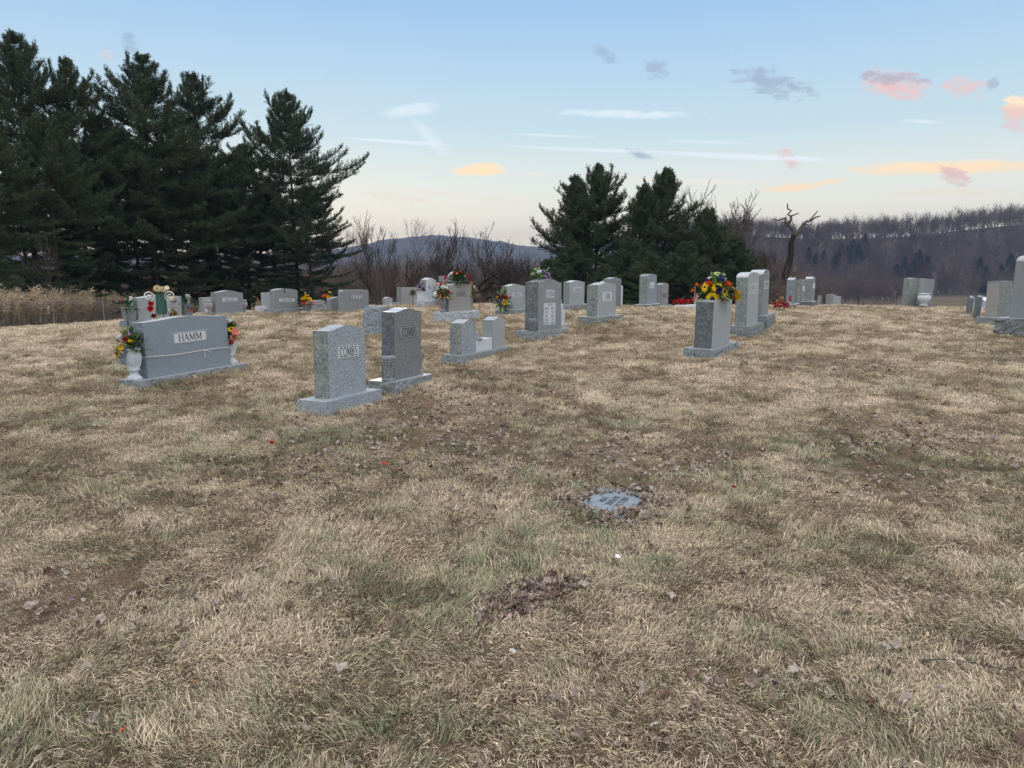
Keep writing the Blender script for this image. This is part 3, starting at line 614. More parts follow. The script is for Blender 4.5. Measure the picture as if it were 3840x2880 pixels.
def monument(key, label, face='mid', end='grey', top='mid', base=('base', 'top'), shape='serp', rough=(1, 0, 1), amp=.012, panel=None, text=None, has_base=True, band=0, base_rough=True, taper=0, dims=None, bdims=None, group=None):
    x, y, z, yaw, tx, ty, bw, bd, bh, w, d, h, rise = ST[key]
    if dims: w, d, h, rise = [a if a is not None else b for a, b in zip(dims, (w, d, h, rise))]
    if bdims: bw, bd, bh = bdims
    r = root_of(key, label, group=group); sd = len(key) * 3 + ord(key[-1])
    ends = RK[end] if end in RK else G[end]
    if not has_base: bh0 = -.15; z0 = -.15; hh = h + bh + .15
    else: z0, hh = bh, h
    obj('tablet', tablet_mesh(w, d, hh, rise, z0, [G[face], ends, RK[top] if top in RK else G[top]], shape, rough, amp, sd, taper), r)
    if has_base: obj('base', base_mesh(bw, bd, bh, [G[base[1]], RK[base[0]] if base[0] in RK else G[base[0]]], .016, sd + 2, base_rough, band=band), r)
    yf = -d / 2
    if panel:
        cx, cz, pw, ph = panel[:4]; cx = (cx - .5) * w; cz = bh + cz * h; pm = MB(); pm.box(cx - pw / 2, cx + pw / 2, yf - .004, yf + .01, cz - ph / 2, cz + ph / 2)
        po = obj('name_panel', pm.me('name_panel', [G[panel[4] if len(panel) > 4 else 'panel']]), r); yl = yf - .0045
    else: po = r; yl = yf - .0008
    if text:
        tb = MB()
        for (s, tcx, tcz, th, tw) in text: text_mesh(tb, s, (tcx - .5) * w, bh + tcz * h, th, tw, yl)
        if panel and len(panel) > 5:
            frame_lines(tb, cx, cz, pw - .012, ph - .012, yl, .005, panel[5] == 'box')
        obj('lettering', tb.me('lettering', [INK]), po)
    return r
def frame_of(key):
    v = ST[key]; return Matrix.Translation(v[:3]) @ Euler((v[4], v[5], v[3])).to_matrix().to_4x4()
def on(key, x, y, z): return frame_of(key) @ Vector((x, y, z))
def HB(k): return ST[k][8]
monument('HAMM', 'wide blue-grey granite gravestone reading HAMM, a cord tied round it', 'blue', 'blue', 'light', ('base', 'light'), panel=(.52, .66, .56, .155, 'white', 'box'), text=[('HAMM', .52, .66, .098, .40)], amp=.014)
monument('COMBS1', 'nearest COMBS gravestone, pale coarse granite with lichened left end', 'coarse', 'lich', 'coarse', ('coarse', 'coarse'), panel=(.525, .665, .43, .158, 'panel', 'box'), text=[('COMBS', .525, .665, .112, .345)], base_rough=False, rough=(1, .35, 1), amp=.01)
monument('COMBS2', 'tall dark grey COMBS gravestone with bright polished top and two stone vases', 'dark', 'dark', 'top', ('base', 'top'), panel=(.53, .695, .48, .165, 'mid', 'bars'), text=[('COMBS', .53, .695, .112, .375)], rough=(0, 0, 0), amp=0)
monument('HAM1', 'large dark HAM gravestone with a list of children on its front', 'mid', 'dark', 'blue', ('base', 'mid'), panel=(.51, .755, .34, .165, 'white'), text=[('HAM', .505, .755, .13, .29)], rough=(1, .5, 1), amp=.013)
def children_list():
    x, y, z, yaw, tx, ty, bw, bd, bh, w, d, h, rise = ST['HAM1']; r = [o for o in bpy.data.objects if o.get('label', '').startswith('large dark HAM')][0]
    cx, cz, pw, ph = -.01 * w, bh + .335 * h, .51, .46; pm = MB(); pm.box(cx - pw / 2, cx + pw / 2, -d / 2 - .004, -d / 2 + .01, cz - ph / 2, cz + ph / 2)
    po = obj('name_panel', pm.me('name_panel', [G['panel']]), r); 
    def word(t, x_, z_, h_, w_): tb = MB(); text_mesh(tb, t, x_, z_, h_, w_, -d / 2 - .0045); obj('lettering', tb.me('lettering', [INK2]), po)
    word('CHILDREN', cx, cz + .195, .042, .22)
    for i, (a, b) in enumerate((('HESTER', 'IRENE'), ('DALE', 'ETHEL'), ('WILL', 'SMITH'), ('ROBERT', 'ANN'), ('WALTER', 'THOMAS'))):
        zz = cz + .115 - i * .078; word(a, cx - .135, zz, .05, .027 * len(a)); word(b, cx + .125, zz, .05, .027 * len(b))
children_list()
monument('DAVIS', 'DAVIS gravestone on a white rock-pitched base, red flowers on top', 'tan', 'lich', 'white', ('white', 'white'), text=[('DAVIS', .53, .655, .115, .36)], rough=(.6, 0, .6), amp=.008)
monument('RE', 'slim white gravestone on a white rough base left of the DAVIS stone', 'white', 'lich', 'white', ('white', 'white'), text=[('Re', .38, .64, .12, .16)], amp=.01)
monument('LEWIS', 'low wide warm-grey gravestone reading JENKINS behind a bronze grave marker', 'tan', 'grey', 'grey', ('base', 'mid'), shape='flat', panel=(.56, .56, .42, .11, 'tan'), text=[('JENKINS', .56, .56, .10, .40)], dims=(None, None, None, 0), amp=.014)
monument('SMALL', 'small pale gravestone at the crest right of the WAGNER stone', 'light', 'mid', 'light', has_base=False, rough=(0, 0, 0), amp=0)
monument('FOWLER', 'pale FOWLER gravestone with a flower urn at its left', 'light', 'lich', 'white', ('base', 'light'), panel=(.53, .655, .41, .125, 'white'), text=[('FOWLER', .53, .655, .105, .33)], rough=(.7, 0, .7), amp=.008)
monument('EDWARDS', 'pale EDWARDS gravestone with smooth grey sides, behind the two HAM stones', 'light', 'steel', 'white', ('base', 'light'), panel=(.52, .665, .44, .145, 'white'), text=[('EDWARDS', .52, .665, .11, .38)], rough=(0, 0, 0), amp=0)
monument('HAM2', 'pale HAM gravestone with heavily lichened left end', 'light', 'lich', 'light', ('lich', 'light'), panel=(.51, .63, .43, .205, 'white'), text=[('HAM', .51, .63, .15, .27)], amp=.013)
monument('TALL', 'tall arched gravestone with a small white square panel, beside the flag', 'blue', 'lich', 'lich', ('grey', 'white'), shape='dome', panel=(.5, .685, .32, .185, 'white'), text=[('J', .39, .71, .05, .04), ('SMITH', .5, .655, .055, .24)], amp=.014, dims=(None, None, None, .085))
monument('PINK', 'pinkish streaked arched gravestone reading SPENCE left of the flag', 'pink', 'steel', 'steel', ('base', 'mid'), shape='dome', text=[('SPENCE', .5, .47, .16, .42)], rough=(0, 0, 0), amp=0, dims=(None, None, None, .075))
monument('FLOW', 'rough-ended gravestone with blank front and a sunflower saddle on top', 'light', 'dark', 'blue', ('blue', 'mid'), rough=(1.2, .6, 1.2), amp=.013, base_rough=True)
monument('HOP1', 'tall round-topped HOPPERS gravestone just behind the sunflower stone', 'light', 'lich', 'top', ('grey', 'steel'), shape='dome', panel=(.5, .745, .60, .20, 'white'), text=[('HOPPERS', .5, .745, .16, .54)], band=.06, amp=.014, dims=(None, None, None, .10))
monument('HOP2', 'farther and taller round-topped HOPPERS gravestone beside the red flowers', 'steel', 'lich', 'top', ('grey', 'steel'), shape='dome', panel=(.52, .73, .56, .19, 'white'), text=[('HOPPERS', .52, .73, .14, .50)], band=.07, amp=.014, dims=(None, None, None, .10))
monument('BLUE', 'slim bluish rock-faced gravestone with tiny spikes on top', 'steel', 'blue', 'top', ('blue', 'white'), shape='peak', rough=(1.5, 0, 1.5), amp=.018)
monument('GR1', 'slim mossy gravestone between the spiked stone and its round-topped neighbour', 'mid', 'lich', 'white', ('grey', 'light'), shape='flat', panel=(.5, .62, .34, .2, 'white'), dims=(None, None, None, 0), amp=.014)
monument('GR2', 'round-topped mossy gravestone right of the spiked stone', 'steel', 'lich', 'top', ('dark', 'white'), shape='dome', panel=(.5, .70, .34, .18, 'white'), amp=.014, dims=(None, None, None, .08))
def spikes():
    r = [o for o in bpy.data.objects if o.get('label', '').startswith('slim bluish')][0]; v = ST['BLUE']; m = MB()
    for i in range(7): y = -.1 + .033 * i; m.tube([(-.03 * (i % 2), y, v[8] + v[11] + .04), (-.03 * (i % 2) + .01, y, v[8] + v[11] + .115)], .004, 4)
    obj('bird_spikes', m.me('bird_spikes', [mat('spike_wire', (.5, .5, .5), .4, .5)]), r)
spikes()
# the stones at the crest on the left
monument('BAUG1', 'BAUGUESS gravestone with curved top between two round urns', 'mid', 'grey', 'light', ('base', 'mid'), panel=(.52, .645, .55, .12, 'white'), text=[('BAUGUESS', .535, .645, .095, .43)], amp=.012)
monument('BAUG1B', 'smooth pale gravestone half hidden behind the left BAUGUESS stone', 'light', 'steel', 'light', ('base', 'mid'), shape='flat', rough=(0, 0, 0), amp=0, dims=(None, None, None, 0))
monument('WAGNER', 'wide WAGNER gravestone with softly rounded corners at the crest', 'mid', 'blue', 'mid', has_base=False, shape='round', panel=(.525, .55, .62, .145, 'dark'), text=None, rough=(1, .3, 1), amp=.014, dims=(None, None, .52, 0))
def wagner_letters():
    r = [o for o in bpy.data.objects if o.get('label', '').startswith('wide WAGNER')][0]; v = ST['WAGNER']; m = MB(); x0 = .025 * v[9]; zc = v[8] + .55 * .52; y = -v[10] / 2 - .0045
    m.box(x0 - .25, x0 + .25, y - .001, y, zc - .062, zc + .062); p = obj('letter_field', m.me('letter_field', [G['panel']]), r); t = MB(); text_mesh(t, 'WAGNER', x0, zc, .125, .47, y - .0015); obj('lettering', t.me('lettering', [INK]), p)
wagner_letters()
monument('GRNST', 'wide smooth pale gravestone behind the wreath easel', 'light', 'steel', 'white', ('blue', 'light'), shape='serp', rough=(0, 0, 0), amp=0)
def notch_stone():
    # BAUGUESS stone with a square slot cut down from its top
    x, y, z, yaw, tx, ty, bw, bd, bh, w, d, h, rise = ST['BAUG2']; r = root_of('BAUG2', 'BAUGUESS gravestone with a square slot cut into its top')
    sx0, sx1, sz = -.10 * w, .155 * w, bh + .59 * h; m = MB()
    def block(x0, x1, z0, z1f, ml, mr):
        n = 8; f = [(x0 + (x1 - x0) * i / n) for i in range(n + 1)]; b = len(m.v)
        V = [(q, s * d / 2, zz) for s in (-1, 1) for q in f for zz in (z0, z1f(q))]; k = 2 * (n + 1); F = []; MI = []
        for i in range(n):
            a = 2 * i; F += [(a, a + 2, a + 3, a + 1), (k + a + 1, k + a + 3, k + a + 2, k + a), (a + 1, a + 3, k + a + 3, k + a + 1)]; MI += [0, 0, 2]
        F += [(1, k + 1, k, 0), (2 * n, k + 2 * n, k + 2 * n + 1, 2 * n + 1)]; MI += [ml, mr]
        m.v += V; m.f += [tuple(i + b for i in q) for q in F]; m.m += MI
    tp = lambda q: bh + h + prof('arch', q / (w / 2), rise)
    block(-w / 2, sx0, sz, tp, 1, 0); block(sx1, w / 2, sz, tp, 0, 1); block(-w / 2, w / 2, bh, lambda q: sz, 1, 1)
    obj('tablet', m.me('tablet', [G['mid'], RK['lich'], G['light']]), r); obj('base', base_mesh(bw, bd, bh, [G['mid'], RK['base']], seed=77), r)
    pm = MB(); pm.box(-.34 * w + .02, .34 * w + .02, -d / 2 - .004, -d / 2 + .01, bh + .375 * h, bh + .555 * h); p = obj('name_panel', pm.me('name_panel', [G['panel']]), r)
    t = MB(); text_mesh(t, 'BAUGUESS', .02, bh + .465 * h, .085, .5, -d / 2 - .0045); obj('lettering', t.me('lettering', [INK]), p)
    u = MB(); u.lathe([(.03, 0), (.05, .02), (.035, .05), (.06, .07), (.055, .12), (.03, .14)], 12); o = obj('slot_urn', u.me('slot_urn', [G['tan']], True), r, (sx0 + .09, 0, sz + .001))
notch_stone()
def companion():
    x, y, z, yaw, tx, ty, bw, bd, bh, w, d, h, o = [-0.583, 12.354, 0.026, 1.183, 0.011, 0.028, 2.035, 0.384, 0.133, 0.559, 0.214, 0.51, 0.631]
    r = empty('gravestone', (x, y, z), (tx, ty, yaw), 'low double gravestone, two tablets joined by a white block', 'gravestone')
    obj('base', base_mesh(bw, bd, bh, [G['mid'], RK['base']], .012, 5), r)
    for sx, sd, end in ((-o, 4, 'lich'), (o, 9, 'steel')):
        obj('tablet', tablet_mesh(w, d, h, .05, bh, [G['coarse' if sx < 0 else 'light'], RK['lich'] if sx < 0 else G['mid'], G['coarse']], 'serp', (1 if sx < 0 else 0, .4, 1 if sx < 0 else 0), .012, sd), r, (sx, 0, 0))
    m = MB(); m.box(-o + w / 2 + .003, o - w / 2 - .003, -.1, .09, bh, bh + .20); obj('centre_block', m.me('centre_block', [G['white']]), r)
    M_ = Matrix.Translation((x, y, z)) @ Euler((tx, ty, yaw)).to_matrix().to_4x4(); u = MB(); u.lathe([(.14, 0), (.15, .012), (.085, .03), (.08, .1), (.05, .135), (.0, .14)], 20)
    ob = obj('grave_vase', u.me('grave_vase', [G['steel']], True), None, M_ @ Vector((-.18, .0, bh + .201))); tag(ob, 'squat dark vase cap resting on the white block of the double stone', 'vase')
companion()
def slab(name, label, P, w, d, h, rot, m, rough=.012, cat='gravestone', group=None, shape='flat', rise=0, taper=0, seed=3, cap=None):
    o = obj(name, tablet_mesh(w, d, h + .15, rise, -.15, [m, m, cap or m], shape, (1, 1, 1), rough, seed, taper), None, P, rot); return tag(o, label, cat, group)
P = hit(1373, 1251); slab('gravestone', 'rough unlettered wedge gravestone behind the dark COMBS stone', (P.x + .2, P.y + .2, P.z), .52, .5, .55, (0, 0, 1.15), RK['blue'], .025, taper=.38, seed=8, shape='round')
def rows_of_small():
    # small stones near the crest, each given by the photo point of its foot, its distance, width, height
    for (u, v, D, w, d, h, yaw, mt, lab, shp, rs) in (
        (1190, 1160, 24.9, .62, .2, .35, 1.0, 'light', 'low pale gravestone reading ONER behind the yellow mums', 'arch', .05),
        (1208, 1152, 24.6, .0, 0, 0, 0, '', '', '', 0),
        (2295, 1135, 23.2, .7, .25, .92, .9, 'steel', 'dark-sided gravestone peeking out right of the EDWARDS stone', 'serp', .05),
        (2270, 1140, 24.5, .62, .24, .86, .9, 'light', 'pale gravestone top showing over the lichened HAM stone', 'serp', .05),
        (2312, 1140, 25.5, .5, .2, .80, .9, 'white', 'white gravestone edge right of the lichened HAM stone', 'serp', .05),
        (3072, 1138, 28.5, .36, .14, .46, 1.2, 'mid', 'small leaning plain gravestone right of the round-topped mossy stone', 'flat', 0),
        (3115, 1143, 33, .42, .22, .68, .5, 'mid', 'square-topped distant gravestone on the crest with a twig behind it', 'flat', 0),
        (3138, 1144, 31, .30, .16, .48, .6, 'light', 'short distant gravestone overlapping the square-topped one', 'flat', 0),
        (1275, 1154, 24.0, .95, .2, .42, .95, 'mid', 'low plain arched gravestone between the two pots of yellow flowers', 'arch', .07),
        (1004, 1155, 25.8, .4, .18, .72, 1.05, 'light', 'slim pale gravestone behind the slotted BAUGUESS stone', 'flat', 0),
        (1690, 1150, 25.0, 1.0, .22, 1.05, 1.0, 'steel', 'dark gravestone behind the DAVIS stone and its red flowers', 'flat', 0)):
        if not w: continue
        Q = at_depth(u, v, D); zg = h1(Q.x, Q.y); slab('gravestone', lab, (Q.x, Q.y, zg), w, d, max(h, h + (Q.z - zg) * .0), (0, .0 if 'leaning' not in lab else .05, yaw), G[mt], .004, shape=shp, rise=rs, seed=int(u) % 17)
    for (u, v, D, w, h, lab) in ((978, 1163, 24.8, .28, .24, 'small pale granite flower block left of the slotted BAUGUESS stone'), (1330, 1152, 24.2, .18, .2, 'tiny pale stone block at the left foot of the WAGNER stone'), (1477, 1140, 29.0, .26, .13, 'small white stone block left of the JENKINS stone')):
        Q = at_depth(u, v, D); zg = h1(Q.x, Q.y); m = MB(); k = w / 2
        m.add([(-k * .85, -k * .8, -.05), (k * .85, -k * .8, -.05), (k * .85, k * .8, -.05), (-k * .85, k * .8, -.05), (-k, -k, h), (k, -k, h), (k, k, h), (-k, k, h), (-k * .6, -k * .6, h), (k * .6, -k * .6, h), (k * .6, k * .6, h), (-k * .6, k * .6, h), (-k * .6, -k * .6, h - .06), (k * .6, -k * .6, h - .06), (k * .6, k * .6, h - .06), (-k * .6, k * .6, h - .06)],
              [(3, 2, 1, 0), (0, 1, 5, 4), (1, 2, 6, 5), (2, 3, 7, 6), (3, 0, 4, 7), (4, 5, 9, 8), (5, 6, 10, 9), (6, 7, 11, 10), (7, 4, 8, 11), (8, 9, 13, 12), (9, 10, 14, 13), (10, 11, 15, 14), (11, 8, 12, 15), (12, 13, 14, 15)])
        tag(obj('flower_block', m.me('flower_block', [G['white']]), None, (Q.x, Q.y, zg), (0, 0, 1.0)), lab, 'flower block')
rows_of_small()
def oner():
    r = [o for o in bpy.data.objects if 'ONER' in o.get('label', '')][0]; t = MB(); text_mesh(t, 'ONER', .02, .21, .1, .3, -.101); obj('lettering', t.me('lettering', [INK2]), r)
oner()
# the wing block of the white stone, carrying the purple flowers
def wing():
    r = [o for o in bpy.data.objects if o.get('label', '').startswith('slim white')][0]; v = ST['RE']; m = MB(); m.box(-v[9] / 2 - .17, -v[9] / 2 - .015, -.13, .10, v[8], v[8] + .33); obj('wing_block', m.me('wing_block', [G['white']]), r)
wing()
# the right-hand old stones
def old_stones():
    x, y, z, yaw, tx, ty, bw, bd, bh, w, d, h, rise = ST['RTALL']
    r = root_of('RTALL', 'mossy square-topped gravestone with a lettered narrow side, near the right edge')
    obj('tablet', tablet_mesh(w, .30, h, .02, bh, [RK['lich'], G['tan'], RK['dark']], 'round', (0, .6, 0), .012, 6), r)
    obj('base', base_mesh(bw, .55, bh, [G['mid'], RK['base']], .022, 6), r)
    # big tapered stone cut by the right edge of the photo
    P = hit(3765, 1262); r2 = empty('gravestone', (P.x + .72, P.y + .42, P.z), (0, -.0, .62), 'large tapered gravestone on a massive rough block at the right edge', 'gravestone')
    obj('base', base_mesh(1.25, .72, .40, [G['light'], RK['field']], .05, 12), r2)
    obj('tablet', tablet_mesh(.86, .34, 1.28, .12, .40, [G['steel'], G['steel'], G['light']], 'dome', (0, 0, 0), 0, 4, .09), r2)
    pm = MB(); pm.box(-.27, .27, -.175, -.16, 1.0, 1.5); p = obj('name_panel', pm.me('name_panel', [G['panel']]), r2)
    pm.box(-.25, .25, -.1755, -.175, 1.24, 1.245, 0)
    # leaning stones far right
    v = ST['LEAN']; r3 = root_of('LEAN', 'leaning smooth gravestone with a big white urn before it, far right')
    obj('tablet', tablet_mesh(v[9], v[10], v[11], .03, v[8], [G['steel'], G['light'], G['white']], 'flat', (0, 0, 0), 0, 3), r3); obj('base', base_mesh(.78, .42, v[8], [G['mid'], RK['dark']], .014, 3), r3)
    Q = on('LEAN', -.42, .28, 0); slab('gravestone', 'rough lichened gravestone just behind the leaning smooth one', (Q.x, Q.y, h1(Q.x, Q.y)), .5, .32, 1.14, (0, .035, .35), RK['lich'], .018, shape='arch', rise=.04)
    u = MB(); u.lathe([(.16, 0), (.17, .02), (.10, .06), (.10, .09), (.2, .17), (.235, .28), (.23, .36), (.17, .42), (.16, .44), (.215, .455), (.215, .475), (.15, .48)], 24)
    q_ = ST['LEAN']; Q = Vector((q_[0] - .20, q_[1] - .34, 0)); tag(obj('grave_urn', u.me('grave_urn', [G['white']], True), None, (Q.x, Q.y, h1(Q.x, Q.y) + .10)), 'big white stone urn in front of the leaning gravestone', 'urn')
    for (uu, vv, w, h, lab) in ((3425, 1140, .20, .30, 'small white broken stone stump left of the leaning gravestones'), (3432, 1110, .12, .5, 'thin white stone post behind the lichened leaning stone')):
        Q = hit(uu, 1150); slab('stone_stump', lab, (Q.x, Q.y + (.6 if h > .4 else 0), Q.z), w, w * .8, h, (.05, -.08, .4), G['white'], .01, 'stone stump')
    for i, (uu, vv, w, d, h, rot, lab) in enumerate(((3538, 1152, .30, .22, .26, (.3, .5, .3), 'small tilted fieldstone at the left of the rubble heap'), (3562, 1148, .62, .42, .34, (.5, .35, .9), 'peaked broken stone on top of the rubble heap'), (3570, 1156, .95, .5, .12, (.1, .05, .2), 'flat dark slab under the rubble heap'), (3605, 1155, .62, .36, .16, (-.2, -.32, .6), 'tilted pale slab at the right of the rubble heap'))):
        Q = hit(uu, 1153); m = MB(); n = 12
        V = []
        for j, zz in enumerate((0, .5, 1)):
            for k in range(n): a = 2 * math.pi * k / n; rr = (.5 + .09 * math.sin(3 * a + i) + .05 * math.sin(7 * a)) * (1, .95, .62 - .2 * (i == 1))[j]; V.append((w * rr * math.cos(a), d * rr * math.sin(a), h * zz + .03 * math.sin(5 * a + i * 2) * (j == 2)))
        m.add(V, [(j * n + k, j * n + (k + 1) % n, (j + 1) * n + (k + 1) % n, (j + 1) * n + k) for j in range(2) for k in range(n)] + [tuple(range(n - 1, -1, -1)), tuple(2 * n + k for k in range(n))])
        tag(obj('broken_stone', m.me('broken_stone', [RK['field'] if i != 3 else RK['blue']]), None, (Q.x, Q.y, Q.z + (.12 if i == 1 else 0)), rot), lab, 'broken stone', 'heap of broken stones')
    for (uu, vv, lean, lab, sd) in ((3632, 1180, .10, 'left one of the two thin dark leaning slabs', 2), (3659, 1200, .13, 'right one of the two thin dark leaning slabs, nearer', 5)):
        Q = hit(uu, vv); slab('gravestone', lab, (Q.x, Q.y, Q.z), .55, .11, .50 if sd == 2 else .62, (lean * .4, lean, 1.12), RK['dark'], .012, shape='arch', rise=.08, seed=sd, group='pair of leaning slabs', cap=RK['blue'])
old_stones()
# flat marker in the lawn
def flat_marker():
    r = empty('flat_marker', (MARK.x, MARK.y, MARK.z + .012), (0, 0, R(-118)), 'flat granite marker set in the lawn inside a ring of dead leaves', 'grave marker')
    m = MB(); m.box(-.27, .27, -.17, .17, -.08, 0); obj('slab', m.me('slab', [granite('granite_marker_blue', (.19, .23, .265), .2, rough=.45)]), r)
    t = MB(); 
    for s, zz, w in (('ARLENE', .065, .23), ('MAXINE', 0, .21), ('HAM', -.062, .11)): text_mesh(t, s, -.01, zz, .047, w, 0)
    t.v = [(a, c, .0008 - b) for a, b, c in t.v]; obj('lettering', t.me('lettering', [INK]), r)
flat_marker()
# cord tied round the HAMM stone
def cord():
    v = ST['HAMM']; w, d, bh, h = v[9] / 2, v[10] / 2, v[8], v[11]; r = empty('cord', v[:3], (v[4], v[5], v[3]), 'thin white cord tied round the HAMM gravestone', 'cord'); z1, z2 = bh + .30, bh + .27; m = MB(); e = .016
    m.tube([(-w - e, d, z1), (-w - e, -d * .2, z1 - .02), (-w - e, -d - e, z1 - .01), (-w * .3, -d - .006, z1 - .035), (w * .45, -d - .006, z1 - .02), (w + e, -d - e, z2), (w + e, d + e, z2), (0, d + e, z1), (-w - e, d, z1)], .0045, 6)
    m.tube([(.02 + w * .3, -d - .008, z1 - .025), (.03 + w * .3, -d - .02, z1 - .09), (.02 + w * .3, -d - .012, z1 - .12)], .004, 5); m.tube([(.02 + w * .3, -d - .008, z1 - .025), (.09 + w * .3, -d - .02, z1 - .04), (.14 + w * .3, -d - .016, z1 - .07)], .004, 5)
    m.tube([(w + e, -d, z2), (w + .05, -d - .01, z2 - .06), (w + .03, -d - .01, z2 - .14), (w + .035, -d - .02, z2 - .28), (w + .03, -d - .01, z2 - .30)], .005, 5)
    obj('cord_loop', m.me('cord_loop', [mat('white_cord', (.75, .75, .70), .8, .1)]), r)
cord()
# ------------------------------------------------------------ vases and flowers
def colmat(name, c, rough=.6, spec=.25): return mat(name, c, rough, spec)
CM = {'yel': colmat('petal_yellow', (.85, .55, .01)), 'org': colmat('petal_orange', (.80, .16, .01)), 'pur': colmat('petal_purple', (.10, .04, .32)), 'red': colmat('petal_red', (.55, .012, .02)), 'wht': colmat('petal_white', (.80, .82, .80)),
      'pnk': colmat('petal_pink', (.75, .48, .55)), 'lav': colmat('petal_lavender', (.50, .33, .60)), 'cor': colmat('petal_coral', (.70, .16, .12)), 'blu': colmat('petal_pale_blue', (.42, .52, .62)), 'crm': colmat('petal_cream', (.78, .68, .45)), 'pal': colmat('petal_pale_green', (.55, .65, .35)),
      'grn': simple_noise_mat('leaf_green', (.02, .055, .018), (.06, .13, .04), 40, .6, .3), 'lgr': simple_noise_mat('leaf_light_green', (.10, .20, .06), (.20, .32, .11), 40, .6, .3), 'tea': simple_noise_mat('leaf_teal', (.02, .10, .08), (.05, .20, .16), 40, .6, .3),
      'drk': colmat('flower_centre', (.015, .010, .008)), 'gold': simple_noise_mat('leaf_gold', (.35, .20, .05), (.55, .38, .14), 50, .5, .4), 'crs': colmat('petal_crimson', (.30, .008, .02)), 'mar': colmat('petal_maroon', (.16, .01, .02))}
BL = {}
def bloom(kind, c, seed=0):
    key = (kind, c, seed % 3)
    if key in BL: return BL[key]
    r = random.Random(seed % 3 + 7); m = MB(); mats = [CM[c], CM['drk'] if kind == 'sun' else (CM['yel'] if kind == 'daisy' else CM[c])]
    def petal(a, l, w, up, curl, mt=0, z0=0, r0=.0):
        ca, sa = math.cos(a), math.sin(a); P = []
        for i, (t, ww) in enumerate(((0, .35), (.35, .9), (.7, 1), (1, .12))):
            q = r0 + l * t * math.cos(up + curl * t); z = z0 + l * t * math.sin(up + curl * t)
            for sgn in (-1, 0, 1): lift = .12 * w * (1 - abs(sgn)) * -1; P.append((q * ca - sgn * ww * w / 2 * sa, q * sa + sgn * ww * w / 2 * ca, z + lift))
        m.add(P, [(3 * i + j, 3 * i + j + 1, 3 * i + j + 4, 3 * i + j + 3) for i in range(3) for j in range(2)], mt)
    if kind == 'sun':
        for ring, (n, l, up) in enumerate(((15, 1, .12), (13, .82, .38))):
            for i in range(n): petal(6.283 * (i + .5 * ring) / n + r.uniform(-.08, .08), l * r.uniform(.9, 1.05), .40, up + r.uniform(-.12, .1), -.35, 0, .02 * ring, .05)
        m.lathe([(.27, .02), (.30, .08), (.22, .15), (.08, .17)], 12, 1)
    elif kind == 'daisy':
        for i in range(9): petal(6.283 * i / 9, 1, .5, .2 + r.uniform(-.15, .15), -.4)
        m.lathe([(.2, .02), (.2, .1), (.08, .14)], 8, 1)
    elif kind == 'lily':
        for ring in range(2):
            for i in range(5): petal(6.283 * (i + .5 * ring) / 5 + r.uniform(-.1, .1), 1 - .15 * ring, .46, .35 + .3 * ring, -.5, 0, .02)
        m.lathe([(.06, 0), (.05, .3), (.02, .36)], 6, 1)
    elif kind == 'rose':
        for ring, (n, l, up) in enumerate(((6, .95, .35), (5, .8, .75), (4, .62, 1.1), (3, .5, 1.35))):
            for i in range(n): petal(6.283 * (i + .5 * ring) / n + r.uniform(-.2, .2), l, .85, up, .55, 0, .03 * ring, .03)
    else:  # mum: a full ball of narrow petals
        for ring in range(5):
            n = 13 - 2 * ring
            for i in range(n): petal(6.283 * (i + .5 * ring) / n + r.uniform(-.1, .1), 1 - .1 * ring, .27, .1 + .32 * ring + r.uniform(-.1, .1), .15, 0, .04 * ring)
    BL[key] = mesh('bloom_' + kind, m.v, m.f, mats, m.m); return BL[key]
def leaf_into(m, p, d, l, w, droop, mt=0):
    d = Vector(d).normalized(); s = d.cross(Vector((0, 0, 1))); s = s.normalized() if s.length > .01 else Vector((1, 0, 0)); u = s.cross(d); P = []
    for t, ww in ((0, .15), (.3, .9), (.65, .85), (1, .05)):
        c = Vector(p) + d * l * t - Vector((0, 0, 1)) * droop * l * t * t
        P += [c - s * w * ww / 2 + u * w * .12 * ww, c, c + s * w * ww / 2 + u * w * .12 * ww]
    m.add(P, [(3 * i + j, 3 * i + j + 1, 3 * i + j + 4, 3 * i + j + 3) for i in range(3) for j in range(2)], mt)
